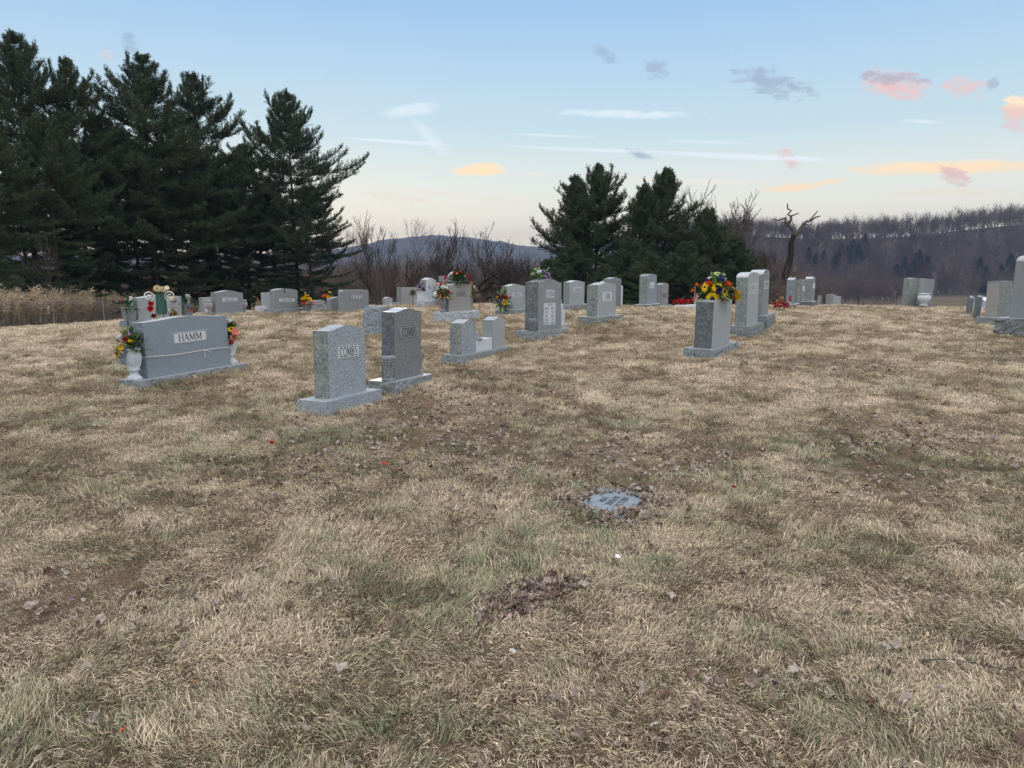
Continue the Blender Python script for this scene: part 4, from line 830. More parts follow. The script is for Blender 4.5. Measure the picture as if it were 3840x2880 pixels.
def bouquet(P, label, flowers, rad=.16, hgt=.2, leaves=70, green='grn', seed=1, flat=1.0, leaf=.09, cat='flowers', yaw=0, spread_low=-.1, name='flower_arrangement', extra=None, group=None, leaf2=None):
    """flowers: (kind, colour, radius, azimuth deg or None, elevation deg, distance factor)"""
    rr = random.Random(seed); r = empty(name, P, (0, 0, yaw), label, cat, group); m = MB()
    for i in range(int(leaves * 1.5)):
        a = rr.uniform(0, 6.283); e = rr.uniform(spread_low, 1.4); q = rr.uniform(.2, 1.1); d = Vector((math.cos(a) * math.cos(e), math.sin(a) * math.cos(e), math.sin(e)))
        leaf_into(m, (d.x * rad * q * flat, d.y * rad * q, d.z * hgt * q), (d.x, d.y, d.z * .8 + .1), leaf * 1.35 * rr.uniform(.7, 1.3), leaf * 1.3 * rr.uniform(.35, .6), rr.uniform(0, .6), 1 if leaf2 and rr.random() < .45 else 0)
    for i in range(10): a = rr.uniform(0, 6.283); m.tube([(0, 0, -.05), (.3 * rad * math.cos(a), .3 * rad * math.sin(a), hgt * .4), (.7 * rad * flat * math.cos(a), .7 * rad * math.sin(a), hgt * .75)], .004, 4)
    obj('foliage', m.me('foliage', [CM[green], CM[leaf2 or green]]), r)
    for i, (k, c, s, a, e, q) in enumerate(flowers):
        a = R(a if a is not None else i * 137.5); e = R(e if e is not None else 75 - 90 * ((i * .618) % 1)); d = Vector((math.cos(a) * math.cos(e) * flat, math.sin(a) * math.cos(e), math.sin(e))); nd = Vector((d.x, d.y, d.z + .15)).normalized()
        o = obj('bloom', bloom(k, c, i), r, (d.x * rad * q * .86, d.y * rad * q * .86, d.z * hgt * q * .9)); o.rotation_euler = nd.to_track_quat('Z', 'Y').to_euler(); o.scale = (s * 1.22,) * 3
    if extra: extra(r)
    return r
VP_W = [(.085, 0), (.088, .02), (.06, .05), (.045, .075), (.048, .11), (.068, .115), (.07, .125), (.06, .13), (.085, .19), (.098, .25), (.095, .30), (.075, .345), (.07, .35), (.09, .355), (.092, .375), (.07, .38), (.06, .36)]
VP_G = [(.075, 0), (.078, .02), (.045, .06), (.04, .10), (.05, .11), (.075, .17), (.085, .23), (.08, .28), (.062, .31), (.055, .30)]
VP_R = [(.06, 0), (.065, .015), (.04, .04), (.045, .06), (.09, .13), (.105, .2), (.095, .26), (.075, .29), (.09, .3), (.09, .33), (.07, .335)]
def vase(P, label, prof, s=1, m='white', n=24, cat='vase', group=None, tilt=0, wob=None, name='grave_vase'):
    q = MB(); q.lathe([(a * s, b * s) for a, b in prof], n, 0, wob=wob); o = obj(name, q.me(name, [G[m] if m in G else RK[m]], wob is None), None, P, (0, tilt, 0)); return tag(o, label, cat, group)
marble = simple_noise_mat('white_marble', (.50, .55, .60), (.68, .70, .74), 9, .4, .4); G['marble'] = marble
w2 = ST['HAMM'][9] / 2
A = on('HAMM', -w2 - .13, -.02, HB('HAMM')); vase(A, 'white marble vase at the left end of the HAMM stone', VP_W, 1.12, 'marble', group='white marble vases')
def trail(r, pts, c, n, sz, seed=3):
    rr = random.Random(seed); m = MB(); m.tube(pts, .004, 4); pts = [Vector(p) for p in pts]
    for i in range(n):
        t = i / n * (len(pts) - 1); k = int(t); p = pts[k].lerp(pts[min(k + 1, len(pts) - 1)], t - k)
        for j in range(3): leaf_into(m, p, (rr.uniform(-1, 1), rr.uniform(-1, 1), rr.uniform(-.4, .5)), sz, sz * .5, .3)
    return obj('trailing_stem', m.me('trailing_stem', [CM[c]]), r)
bouquet((A.x, A.y, A.z + .40), 'mixed bouquet with pink roses and a yellow sunflower in the left HAMM vase',
    [('rose', 'pnk', .06, 200, 62, 1.0), ('rose', 'pnk', .06, 260, 66, 1.0), ('rose', 'wht', .055, 215, 45, 1.1), ('rose', 'red', .05, 262, 45, .9), ('sun', 'yel', .075, 215, -8, 1.25), ('lily', 'yel', .055, 240, 12, 1.05), ('daisy', 'pur', .04, 200, 38, 1.3), ('daisy', 'pur', .045, 250, 85, 1.25), ('daisy', 'yel', .035, 290, 45, 1.0), ('mum', 'blu', .05, 238, -18, 1.0), ('mum', 'blu', .045, 230, -40, 1.1), ('mum', 'mar', .04, 220, 20, .8)],
    rad=.17, hgt=.22, leaves=90, seed=3, leaf=.085, leaf2='lgr', extra=lambda r: (trail(r, [(-.05, -.08, 0), (-.13, -.10, -.02), (-.17, -.10, -.12), (-.17, -.10, -.24)], 'blu', 9, .045), trail(r, [(-.02, -.08, 0), (-.06, -.12, -.04), (-.06, -.13, -.13)], 'blu', 6, .04, 5)))
A = on('HAMM', w2 + .14, .03, HB('HAMM')); vase(A, 'white marble vase at the right end of the HAMM stone', VP_W, 1.12, 'marble', group='white marble vases')
bouquet((A.x, A.y, A.z + .40), 'bouquet of coral, white and yellow flowers in the right HAMM vase',
    [('rose', 'pnk', .06, 200, 70, 1.1), ('rose', 'wht', .065, 300, 66, 1.15), ('rose', 'red', .055, 250, 52, .95), ('rose', 'cor', .055, 200, 45, 1.0), ('sun', 'yel', .05, 310, 35, 1.1), ('lily', 'cor', .06, 325, 20, 1.25), ('lily', 'cor', .055, 315, 2, 1.2), ('lily', 'red', .05, 260, 20, .9), ('rose', 'cor', .05, 300, -15, 1.0), ('mum', 'blu', .05, 270, -28, .9), ('mum', 'blu', .04, 270, -50, 1.1)], rad=.16, hgt=.24, leaves=85, seed=4, leaf=.08)
# stone vases on the dark COMBS base
flut = lambda a, z: .04 * math.cos(14 * a) if .05 < z < .26 else (.03 * math.sin(9 * a + z * 90) if z >= .26 else 0)
VP_C = [(.085, 0), (.09, .02), (.09, .035), (.062, .045), (.066, .10), (.072, .16), (.084, .22), (.096, .265), (.105, .275), (.108, .32), (.10, .345), (.075, .35), (.065, .32)]
wc = ST['COMBS2'][9] / 2
vase(on('COMBS2', -wc - .075, -.06, HB('COMBS2')), 'fluted concrete vase at the left end of the dark COMBS stone', VP_C, .92, 'base', 42, wob=flut, group='fluted concrete vases')
vase(on('COMBS2', wc + .075, .0, HB('COMBS2')), 'fluted concrete vase mostly hidden at the right end of the dark COMBS stone', VP_C, .92, 'base', 42, wob=flut, group='fluted concrete vases')
def ham1_bits():
    v = ST['HAM1']; o = vase(on('HAM1', -v[9] / 2 - .09, -.09, HB('HAM1')), 'plain brown stone pot at the left foot of the large HAM stone', [(.07, 0), (.075, .02), (.095, .16), (.10, .20), (.09, .245), (.07, .25)], 1, 'field', 14)
    Q = on('HAM1', v[6] / 2 + .17, .05, 0); z = h1(Q.x, Q.y); r = empty('angel_marker', (Q.x, Q.y, z), (0, 0, v[3]), 'small stone pillar with a seated white angel right of the large HAM stone', 'grave ornament')
    m = MB(); m.box(-.2, .2, -.13, .13, -.05, .09); obj('base', m.me('base', [G['light']]), r)
    m = MB(); m.box(-.09, .09, -.075, .075, .09, .43); obj('pillar', m.me('pillar', [G['white']]), r)
    m = MB(); m.box(-.093, -.09, -.07, .07, .10, .42); obj('dark_plate', m.me('dark_plate', [G['dark']]), r)
    m = MB(); m.lathe([(.07, .43), (.075, .45), (.055, .50), (.045, .55), (.025, .575), (.03, .60), (.034, .625), (.02, .65), (.004, .655)], 14)
    m.add([(0, .04, .47), (.10, .07, .60), (.07, .06, .46), (-.10, .07, .60), (-.07, .06, .46), (0, .05, .57)], [(0, 2, 1), (0, 1, 5), (0, 3, 4), (0, 5, 3)])
    obj('angel', m.me('angel', [G['marble']], True), r)
ham1_bits()
# DAVIS: two vases with bouquets and a saddle on top
wd = ST['DAVIS'][9] / 2
for sx, lab, lab2, sd in ((-1, 'grey urn at the left of the DAVIS stone', 'white, red and gold bouquet in the left DAVIS urn', 5), (1, 'grey urn at the right of the DAVIS stone', 'white and gold bouquet half hidden behind the right edge of the DAVIS stone', 6)):
    A = on('DAVIS', sx * (wd + .12), -.02 if sx < 0 else .04, HB('DAVIS')); vase(A, lab, VP_G, 1.0, 'steel', group='grey urns of the DAVIS stone')
    fl = [('mum', 'wht', .055, 200, 55, 1.15), ('mum', 'wht', .055, 280, 55, 1.15), ('mum', 'wht', .05, 230, 45, 1.2), ('mum', 'wht', .05, 320, 52, 1.15), ('rose', 'red', .05, 250, 68, 1.25), ('rose', 'mar', .045, 260, 20, .9), ('lily', 'wht', .06, 215, 20, 1.25), ('rose', 'red', .035, 330, 25, 1.1), ('mum', 'wht', .04, 90, 50, 1.1), ('mum', 'wht', .045, 30, 30, 1.2), ('mum', 'wht', .045, 20, 5, 1.1)]
    bouquet((A.x, A.y, A.z + .33), lab2, fl, rad=.19, hgt=.27, leaves=110, seed=sd, leaf=.085, leaf2='gold')
def legs(r, y, z0, n=2, cc='drk', ln=.12):
    m = MB()
    for i in range(n): x = -.03 + .06 * i; m.tube([(x, y + .1, z0), (x, y, z0 + .01), (x, y, z0 - ln), (x - .02, y - .02, z0 - ln - .03), (x - .035, y - .01, z0 - ln)], .005, 5)
    obj('wire_leg', m.me('wire_leg', [CM[cc]]), r)
v = ST['DAVIS']; A = on('DAVIS', .0, 0, v[8] + v[11] + v[12])
bouquet(A, 'saddle of red and white flowers on top of the DAVIS stone', [('rose', 'red', .06, 180, 25, 1.4), ('lily', 'wht', .075, 185, 55, 1.35), ('rose', 'red', .06, 230, 60, 1.2), ('rose', 'red', .06, 280, 68, 1.2), ('daisy', 'crm', .05, 250, 70, 1.3), ('rose', 'red', .06, 310, 50, 1.2), ('lily', 'wht', .06, 330, 48, 1.25), ('rose', 'red', .055, 350, 35, 1.35), ('lily', 'red', .06, 0, 18, 1.6), ('rose', 'red', .045, 190, 2, 1.35), ('lily', 'cor', .05, 350, 5, 1.7), ('rose', 'red', .05, 90, 55, 1.1)], rad=.19, hgt=.22, leaves=110, seed=8, flat=1.25, leaf=.10, yaw=.35, spread_low=-.05, extra=lambda r: legs(r, -.14, .02, 2, 'drk', .1))
# RE stone: purple flowers on the wing block, tall flowers behind the DAVIS stone
v = ST['RE']; A = on('RE', -v[9] / 2 - .09, 0, v[8] + .33); bouquet(A, 'small purple flowers on the white wing block left of the DAVIS stone', [('mum', 'lav', .07, None, 60, 1.0), ('mum', 'lav', .065, 200, 40, 1.3), ('mum', 'lav', .06, 300, 40, 1.3), ('mum', 'pnk', .05, 260, 15, 1.0), ('mum', 'lav', .06, 280, 75, 1.5)], rad=.11, hgt=.16, leaves=40, seed=9)
v = ST['RE']; Q = at_depth(1648, 1080, 22.5); zg = h1(Q.x, Q.y)
bouquet((Q.x, Q.y, zg + .62), 'pale lilies on a red stake between the slim white stone and the DAVIS stone', [('lily', 'wht', .09, 300, 55, 1.2), ('lily', 'pnk', .09, 200, 60, 1.3), ('lily', 'wht', .08, 180, 10, 1.2), ('lily', 'wht', .07, 250, 30, 1.0)], rad=.12, hgt=.26, leaves=40, seed=10, extra=lambda r: obj('stake', MB().tube([(0, 0, -.7), (0, 0, .05)], .025, 8).me('stake', [CM['cor']]), r))
# FOWLER urn
Q = at_depth(1886, 1166, 19.9); zg = h1(Q.x, Q.y)
vase((Q.x, Q.y, zg), 'grey bell-shaped urn at the left of the FOWLER stone', [(.12, 0), (.125, .02), (.10, .04), (.06, .07), (.055, .10), (.075, .105), (.075, .12), (.06, .125), (.10, .22), (.13, .33), (.135, .37), (.11, .37)], 1.0, 'steel', cat='urn')
bouquet((Q.x, Q.y, zg + .38), 'colourful pansy and rose bouquet in the urn by the FOWLER stone', [('daisy', 'org', .075, 190, 40, 1.1), ('rose', 'mar', .07, 215, 55, 1.0), ('daisy', 'pur', .075, 235, 22, .95), ('rose', 'pnk', .07, 255, 55, 1.05), ('rose', 'red', .07, 290, 35, .95), ('daisy', 'yel', .085, 290, 8, 1.0), ('rose', 'pnk', .07, 325, 40, 1.15), ('rose', 'blu', .07, 200, 5, 1.15), ('rose', 'pnk', .06, 345, 30, 1.2), ('lily', 'red', .06, 270, 70, 1.1), ('daisy', 'wht', .05, 330, 0, 1.2)], rad=.22, hgt=.27, leaves=120, seed=11, leaf=.11, leaf2='lgr', spread_low=-.5)
Q = hit(1866, 1163); tag(obj('fallen_posy', bloom('mum', 'lav', 1), None, (Q.x, Q.y, Q.z + .04), (.2, 0, 0), .07), 'small lavender posy lying in the grass left of the FOWLER urn', 'flowers')
# HAM1 saddle
v = ST['HAM1']; A = on('HAM1', -.10, .03, v[8] + v[11] + v[12] - .005); bouquet(A, 'small lavender and white saddle on top of the large HAM stone', [('mum', 'wht', .055, 240, 55, 1.1), ('mum', 'lav', .06, 290, 55, 1.15), ('mum', 'lav', .055, 330, 30, 1.2), ('mum', 'lav', .05, 300, 15, 1.0), ('mum', 'pnk', .045, 350, 5, 1.2), ('rose', 'pal', .05, 200, 30, 1.3), ('rose', 'pal', .045, 190, 60, 1.4)], rad=.14, hgt=.17, leaves=50, green='lgr', seed=12, flat=1.3, yaw=.3, spread_low=0)
# the sunflower saddle
v = ST['FLOW']; A = on('FLOW', -.04, -.01, v[8] + v[11] + v[12] - .01)
SF = [('sun', 'yel', .105, 243, -2, 1.35), ('sun', 'yel', .10, 262, 42, 1.05), ('sun', 'yel', .085, 295, 18, 1.2), ('sun', 'yel', .10, 352, 4, 2.05), ('mum', 'pur', .085, 300, 62, 1.2), ('mum', 'pur', .06, 268, 22, 1.25), ('mum', 'org', .085, 318, 40, 1.25), ('mum', 'org', .07, 215, 42, 1.25), ('lily', 'org', .07, 335, 25, 1.6), ('lily', 'org', .065, 338, 2, 1.5), ('sun', 'yel', .075, 205, 28, 1.4), ('sun', 'yel', .06, 195, 45, 1.35), ('rose', 'org', .04, 190, 25, 1.9), ('rose', 'cor', .045, 195, -2, 2.05), ('rose', 'org', .04, 186, 12, 2.1), ('daisy', 'pal', .06, 240, 78, 1.55), ('daisy', 'pal', .06, 285, 84, 1.6), ('daisy', 'wht', .05, 200, 62, 1.45), ('rose', 'pal', .05, 350, 66, 1.5), ('daisy', 'pal', .05, 190, 68, 1.4), ('mum', 'pur', .05, 200, 52, 1.35), ('sun', 'yel', .06, 340, 45, 1.4), ('daisy', 'wht', .03, 270, -8, .9), ('rose', 'cor', .03, 290, -8, 1.0), ('sun', 'yel', .08, 90, 40, 1.2), ('mum', 'org', .07, 60, 30, 1.3), ('mum', 'org', .07, 130, 30, 1.3)]
bouquet(A, 'big bright saddle of sunflowers, orange and purple flowers on a gravestone', SF, rad=.185, hgt=.30, leaves=190, seed=14, flat=1.25, leaf=.12, leaf2='lgr', yaw=.12, spread_low=-.15, extra=lambda r: legs(r, -.17, .0, 2, 'drk', .13))
# red artificial flowers on the ground right of the HOPPERS stones
Q = hit(2925, 1160); bouquet((Q.x, Q.y, Q.z + .05), 'heap of red cloth flowers on the grass right of the HOPPERS stones', [('lily', 'crs', 0.105, 200, 30, 1.2), ('lily', 'crs', 0.112, 250, 25, 1.2), ('lily', 'crs', 0.105, 300, 20, 1.4), ('rose', 'red', 0.081, 330, 40, 1.6), ('lily', 'mar', 0.093, 270, 55, 1.2), ('lily', 'crs', 0.099, 220, 5, 1.0), ('lily', 'crs', 0.081, 340, 10, 1.9), ('rose', 'red', 0.068, 345, 50, 1.9), ('rose', 'cor', 0.043, 200, 70, 2.0), ('rose', 'red', 0.037, 190, 78, 2.6), ('lily', 'crs', 0.093, 280, 10, 1.5)], rad=.24, hgt=.26, leaves=60, leaf=.14, seed=15, flat=1.1, leaf2='gold')
# pots along the crest on the left
def pot_mums(u, v, D, lab, labv, fl, seed, s=1.0, base='steel'):
    Q = at_depth(u, v, D); zg = h1(Q.x, Q.y); vase((Q.x, Q.y, zg), labv, [(.11, 0), (.13, .1), (.15, .24), (.155, .28), (.13, .28)], s, base, cat='pot', group='grey pots of yellow flowers', name='flower_pot')
    bouquet((Q.x, Q.y, zg + .27 * s), lab, fl, rad=.20 * s, hgt=.26 * s, leaves=70, seed=seed, leaf=.10)
pot_mums(1152, 1155, 24.2, 'yellow and red mums with a white tip, left of the low arched stone', 'grey pot under the yellow and red mums, left of the low arched stone', [('mum', 'yel', .09, 200, 45, 1.0), ('mum', 'yel', .10, 260, 50, 1.1), ('mum', 'yel', .09, 320, 40, 1.1), ('mum', 'yel', .08, 280, 78, 1.2), ('lily', 'red', .08, 190, 12, 1.3), ('lily', 'cor', .08, 340, 8, 1.4), ('lily', 'red', .07, 250, 10, 1.0), ('daisy', 'wht', .04, 210, 82, 1.7), ('rose', 'crm', .07, 290, 15, .9)], 21)
pot_mums(1240, 1152, 24.2, 'orange and yellow sunflowers leaning right of the low arched stone', 'grey pot under the orange and yellow sunflowers, right of the low arched stone', [('mum', 'org', .08, 190, 40, 1.5), ('mum', 'org', .08, 215, 50, 1.3), ('sun', 'yel', .10, 310, 10, 1.2), ('sun', 'yel', .09, 300, 40, 1.1), ('mum', 'yel', .08, 260, 48, 1.1), ('daisy', 'yel', .05, 270, 80, 1.7), ('mum', 'yel', .07, 190, 55, 1.1)], 22)
Q = at_depth(1277, 1098, 25.2); zg = h1(Q.x, Q.y); bouquet((Q.x + .05, Q.y, zg + .55), 'yellow flowers peeking from behind the left edge of the WAGNER stone', [('sun', 'yel', .09, 190, 30, 1.0), ('sun', 'yel', .08, 230, -10, 1.0), ('sun', 'yel', .08, 300, 40, 1.0)], rad=.11, hgt=.15, leaves=30, seed=23, extra=lambda r: obj('stake', MB().tube([(0, 0, -.6), (0, 0, .05)], .01, 5).me('stake', [CM['grn']]), r))
# urns of the BAUGUESS stone and its neighbours
wb = ST['BAUG1'][9] / 2
vase(on('BAUG1', -wb - .16, -.03, HB('BAUG1')), 'round tan urn at the left of the BAUGUESS stone with curved top', VP_R, 1.15, 'tan', cat='urn', group='round urns of the BAUGUESS stone')
vase(on('BAUG1', wb + .14, .04, HB('BAUG1')), 'round tan urn at the right of the BAUGUESS stone with curved top', VP_R, 1.15, 'tan', cat='urn', group='round urns of the BAUGUESS stone')
Q = on('BAUG1B', -ST['BAUG1B'][9] / 2 - .02, -.35, ST['BAUG1B'][8]); vase((Q.x + .05, Q.y, Q.z - .15), 'pale round urn with a withered top left of the half hidden pale stone', VP_R, 1.2, 'marble', cat='urn')
# wreath stone: tapered side planters, ivy, candles, wreath easel
wg = ST['GRNST'][9] / 2
for sx, lab, s2 in ((-1, 'left', 31), (1, 'right', 32)):
    A = on('GRNST', sx * (wg + .20), -.05, HB('GRNST')); m = MB(); a, b, hh = .10, .14, .36
    m.add([(-a, -a, 0), (a, -a, 0), (a, a, 0), (-a, a, 0), (-b, -b, hh), (b, -b, hh), (b, b, hh), (-b, b, hh), (-b * .8, -b * .8, hh), (b * .8, -b * .8, hh), (b * .8, b * .8, hh), (-b * .8, b * .8, hh), (-a * .8, -a * .8, hh - .08), (a * .8, -a * .8, hh - .08), (a * .8, a * .8, hh - .08), (-a * .8, a * .8, hh - .08)],
          [(3, 2, 1, 0), (0, 1, 5, 4), (1, 2, 6, 5), (2, 3, 7, 6), (3, 0, 4, 7), (4, 5, 9, 8), (5, 6, 10, 9), (6, 7, 11, 10), (7, 4, 8, 11), (8, 9, 13, 12), (9, 10, 14, 13), (10, 11, 15, 14), (11, 8, 12, 15), (12, 13, 14, 15)])
    tag(obj('stone_planter', m.me('stone_planter', [G['mid']]), None, A, (0, 0, ST['GRNST'][3])), 'tapered square stone planter at the %s end of the wide stone with the wreath' % lab, 'planter', 'square planters of the wreath stone')
    bouquet((A.x, A.y, A.z + hh), 'dark ivy with a red bud in the %s planter by the wreath stone' % lab, [('rose', 'red', .05, 200, 50, 1.0)] if sx < 0 else [('rose', 'cor', .06, 330, -30, 1.3), ('rose', 'blu', .05, 320, -10, 1.2), ('lily', 'cor', .05, 330, -45, 1.7)], rad=.2, hgt=.17, leaves=70, green='tea', seed=s2, leaf=.08, leaf2='grn', spread_low=-.6,
            extra=(lambda r: trail(r, [(0, -.1, .02), (.03, -.18, -.05), (.04, -.18, -.3), (.03, -.17, -.5)], 'tea', 16, .06)) if sx < 0 else None, cat='ivy', name='ivy')
    m = MB(); m.lathe([(.045, 0), (.045, .2), (.05, .205), (.05, .24), (.04, .245)], 14, 0); o = obj('grave_candle', m.me('grave_candle', [mat('candle_glass_%s' % lab, (.75, .72, .58), .3, .5)]), None, (A.x + (.03), A.y + .06, A.z + hh + .01)); tag(o, 'cream grave candle standing in the %s planter by the wreath stone' % lab, 'candle', 'candles in the planters')
def easel():
    Q = at_depth(607, 1186, 17.6); zg = h1(Q.x, Q.y); r = empty('wreath_easel', (Q.x, Q.y, zg), (0, 0, .55), 'red and cream flower wreath with white scrolls on a green wire easel', 'wreath'); m = MB()
    for a, b in (((-.02, 0, .98), (-.20, 0, 0)), ((.02, 0, .98), (.24, 0, 0)), ((0, -.02, .98), (.02, -.34, 0)), ((-.01, 0, .95), (.05, -.02, .2)), ((-.13, 0, .35), (.19, 0, .35)), ((-.16, 0, .22), (.21, 0, .22))): m.tube([a, b], .007, 5)
    obj('easel', m.me('easel', [mat('easel_wire', (.02, .05, .04), .5, .4)]), r)
    m = MB(); m.box(-.10, .13, .02, .05, .36, .86); m.box(-.075, .075, -.01, .02, .38, .84); obj('foam_block', m.me('foam_block', [mat('green_foam', (.07, .15, .12), .8, .1)]), r)
    m = MB()
    for sx, cx in ((-1, -.26), (1, .22)):
        pts = []
        for i in range(26): t = i / 25; a = R(-70 + 560 * t); q = .13 * (1 - .78 * t); pts.append((cx + sx * q * math.cos(a) * -1, .03, .80 + q * math.sin(a)))
        m.tube(pts, .014, 6)
        m.tube([(cx * .7, .04, .5), (cx * .62, .04, .36), (cx * .8, .04, .22)], .022, 6)
    obj('scroll', m.me('scroll', [CM['wht']]), r)
    rr = random.Random(4); m = MB()
    for i in range(110): a = rr.uniform(0, 6.283); leaf_into(m, (.02 + .22 * math.cos(a), .08, .58 + .36 * math.sin(a)), (math.cos(a) + rr.uniform(-.6, .6), rr.uniform(-.4, .8), math.sin(a) + rr.uniform(-.6, .6)), .12, .045, .1, int(rr.random() < .35))
    obj('foliage', m.me('foliage', [CM['grn'], CM['gold']]), r)
    for i, (k, c, s, x, z) in enumerate((('mum', 'crm', .10, -.06, .98), ('mum', 'crm', .09, .06, .96), ('rose', 'red', .06, -.2, .93), ('lily', 'crm', .07, .16, 1.0), ('mum', 'red', .08, -.22, .62), ('mum', 'red', .09, -.24, .5), ('mum', 'crm', .11, -.12, .24), ('mum', 'mar', .08, -.18, .32), ('mum', 'red', .11, -.02, .12), ('rose', 'red', .07, .16, .20), ('mum', 'red', .06, .12, .06), ('rose', 'cor', .045, .32, .66), ('mum', 'gold', .10, .28, .36), ('daisy', 'crm', .06, .24, .74))):
        o = obj('bloom', bloom(k, c, i), r, (x, -.03, z)); o.rotation_euler = Vector((x * .8, -1, (z - .55))).to_track_quat('Z', 'Y').to_euler(); o.scale = (s, s, s)
easel()
# white and lavender urns etc. near the small flag
def flag():
    Q = at_depth(2604, 1140, 24.9); zg = h1(Q.x, Q.y); r = empty('grave_flag', (Q.x, Q.y, zg), (0, 0, 0), 'small American flag on a stick beside the pinkish stone', 'flag')
    m = MB(); m.tube([(0, 0, -.05), (-.005, 0, .74)], .009, 6); m.lathe([(.004, .73), (.018, .745), (.004, .77)], 8); obj('stick', m.me('stick', [mat('flag_stick', (.55, .42, .22), .6, .3)]), r)
    fm = mat('flag_cloth', (.6, .6, .6), .8, .1); nt, N, L, b = nt_of(fm); a = N.new('ShaderNodeAttribute'); a.attribute_name = 'fv'; c = N.new('ShaderNodeAttribute'); c.attribute_name = 'fu'
    def Mh(op, x, y=None, cl=False):
        n = N.new('ShaderNodeMath'); n.operation = op
        for i, q in enumerate((x, y)):
            if q is None: continue
            if isinstance(q, (int, float)): n.inputs[i].default_value = q
            else: L.new(q, n.inputs[i])
        return n.outputs[0]
    st = Mh('GREATER_THAN', Mh('FRACT', Mh('MULTIPLY', a.outputs['Fac'], 6.5)), .5); col = mix(N, L, st, (.42, .02, .05), (.75, .75, .75))
    cn = Mh('MULTIPLY', Mh('LESS_THAN', c.outputs['Fac'], .4), Mh('GREATER_THAN', a.outputs['Fac'], .46)); star = Mh('MULTIPLY', Mh('GREATER_THAN', Mh('SINE', Mh('MULTIPLY', c.outputs['Fac'], 90)), .75), Mh('GREATER_THAN', Mh('SINE', Mh('MULTIPLY', a.outputs['Fac'], 70)), .7))
    col = mix(N, L, cn, col, mix(N, L, star, (.02, .03, .14), (.7, .7, .7))); L.new(col, b.inputs['Base Color'])
    V = []; fu = []; fv = []; n = 18
    for i in range(n + 1):
        for j in range(n + 1):  # a limp flag: the fly end hangs down in folds
            uu, vv = i / n, j / n; hang = uu * .42; x = uu * (.10 + .07 * vv) - .05 * (1 - vv) * uu + .015 * math.sin(9 * uu + 3 * vv); y = .03 * math.sin(11 * uu + 2 * vv) * (.3 + uu); z = .62 - (1 - vv) * .26 - hang * (.35 + .4 * (1 - vv)) + .0
            V.append((x - (1 - vv) * .04, y, z)); fu.append(uu); fv.append(vv)
    F = np.array([(i * (n + 1) + j, i * (n + 1) + j + 1, (i + 1) * (n + 1) + j + 1, (i + 1) * (n + 1) + j) for i in range(n) for j in range(n)])
    obj('flag_cloth', mesh('flag_cloth', V, F, fm, smooth=True, attr={'fu': fu, 'fv': fv}), r)
    Q2 = at_depth(2585, 1146, 24.7); z2 = h1(Q2.x, Q2.y); m = MB(); m.box(-.55, .35, -.2, .2, -.1, .12); m.box(-.5, .3, -.16, .16, .12, .15); tag(obj('ledger_stone', m.me('ledger_stone', [G['white']]), None, (Q2.x, Q2.y, z2), (0, 0, .5)), 'low white kerb stone at the foot of the small flag', 'grave kerb')
    bouquet((Q2.x - .28, Q2.y + .05, z2 + .17), 'bright red flowers between the pinkish stone and the flag', [('mum', 'red', .10, 180, 20, 1.2), ('mum', 'red', .10, 240, 40, 1.0), ('mum', 'red', .10, 320, 30, 1.2), ('mum', 'red', .09, 270, 10, .9), ('mum', 'red', .09, 0, 20, 1.5)], rad=.17, hgt=.17, leaves=30, seed=41, flat=1.2)
flag()
def badge():
    Q = at_depth(1549, 1148, 24.6); zg = h1(Q.x, Q.y); r = empty('grave_marker_star', (Q.x, Q.y, zg), (0, 0, .35), 'bronze eight-lobed grave marker on a rod before the JENKINS stone', 'grave marker'); br = mat('bronze', (.09, .085, .06), .5, .4, .6)
    m = MB(); m.tube([(0, 0, -.1), (0, 0, .42)], .008, 6); obj('rod', m.me('rod', [br]), r); m = MB(); n = 32; V = []
    for y in (-.008, .008):
        for i in range(n): a = 6.283 * i / n; q = .115 if (i // 2) % 2 == 0 else .085; V.append((q * math.cos(a), y, .5 + q * math.sin(a)))
    m.add(V, [tuple(range(n)), tuple(range(2 * n - 1, n - 1, -1))] + [(i, n + i, n + (i + 1) % n, (i + 1) % n) for i in range(n)])
    m.add([(x * 1.0, -.016 + .0 * z, .5 + z) for x, z in ((-.05, .03), (0, .0), (.05, .03), (.05, .0), (0, -.04), (-.05, .0))], [(0, 1, 4, 5), (1, 2, 3, 4)]); obj('badge', m.me('badge', [br]), r)
badge()
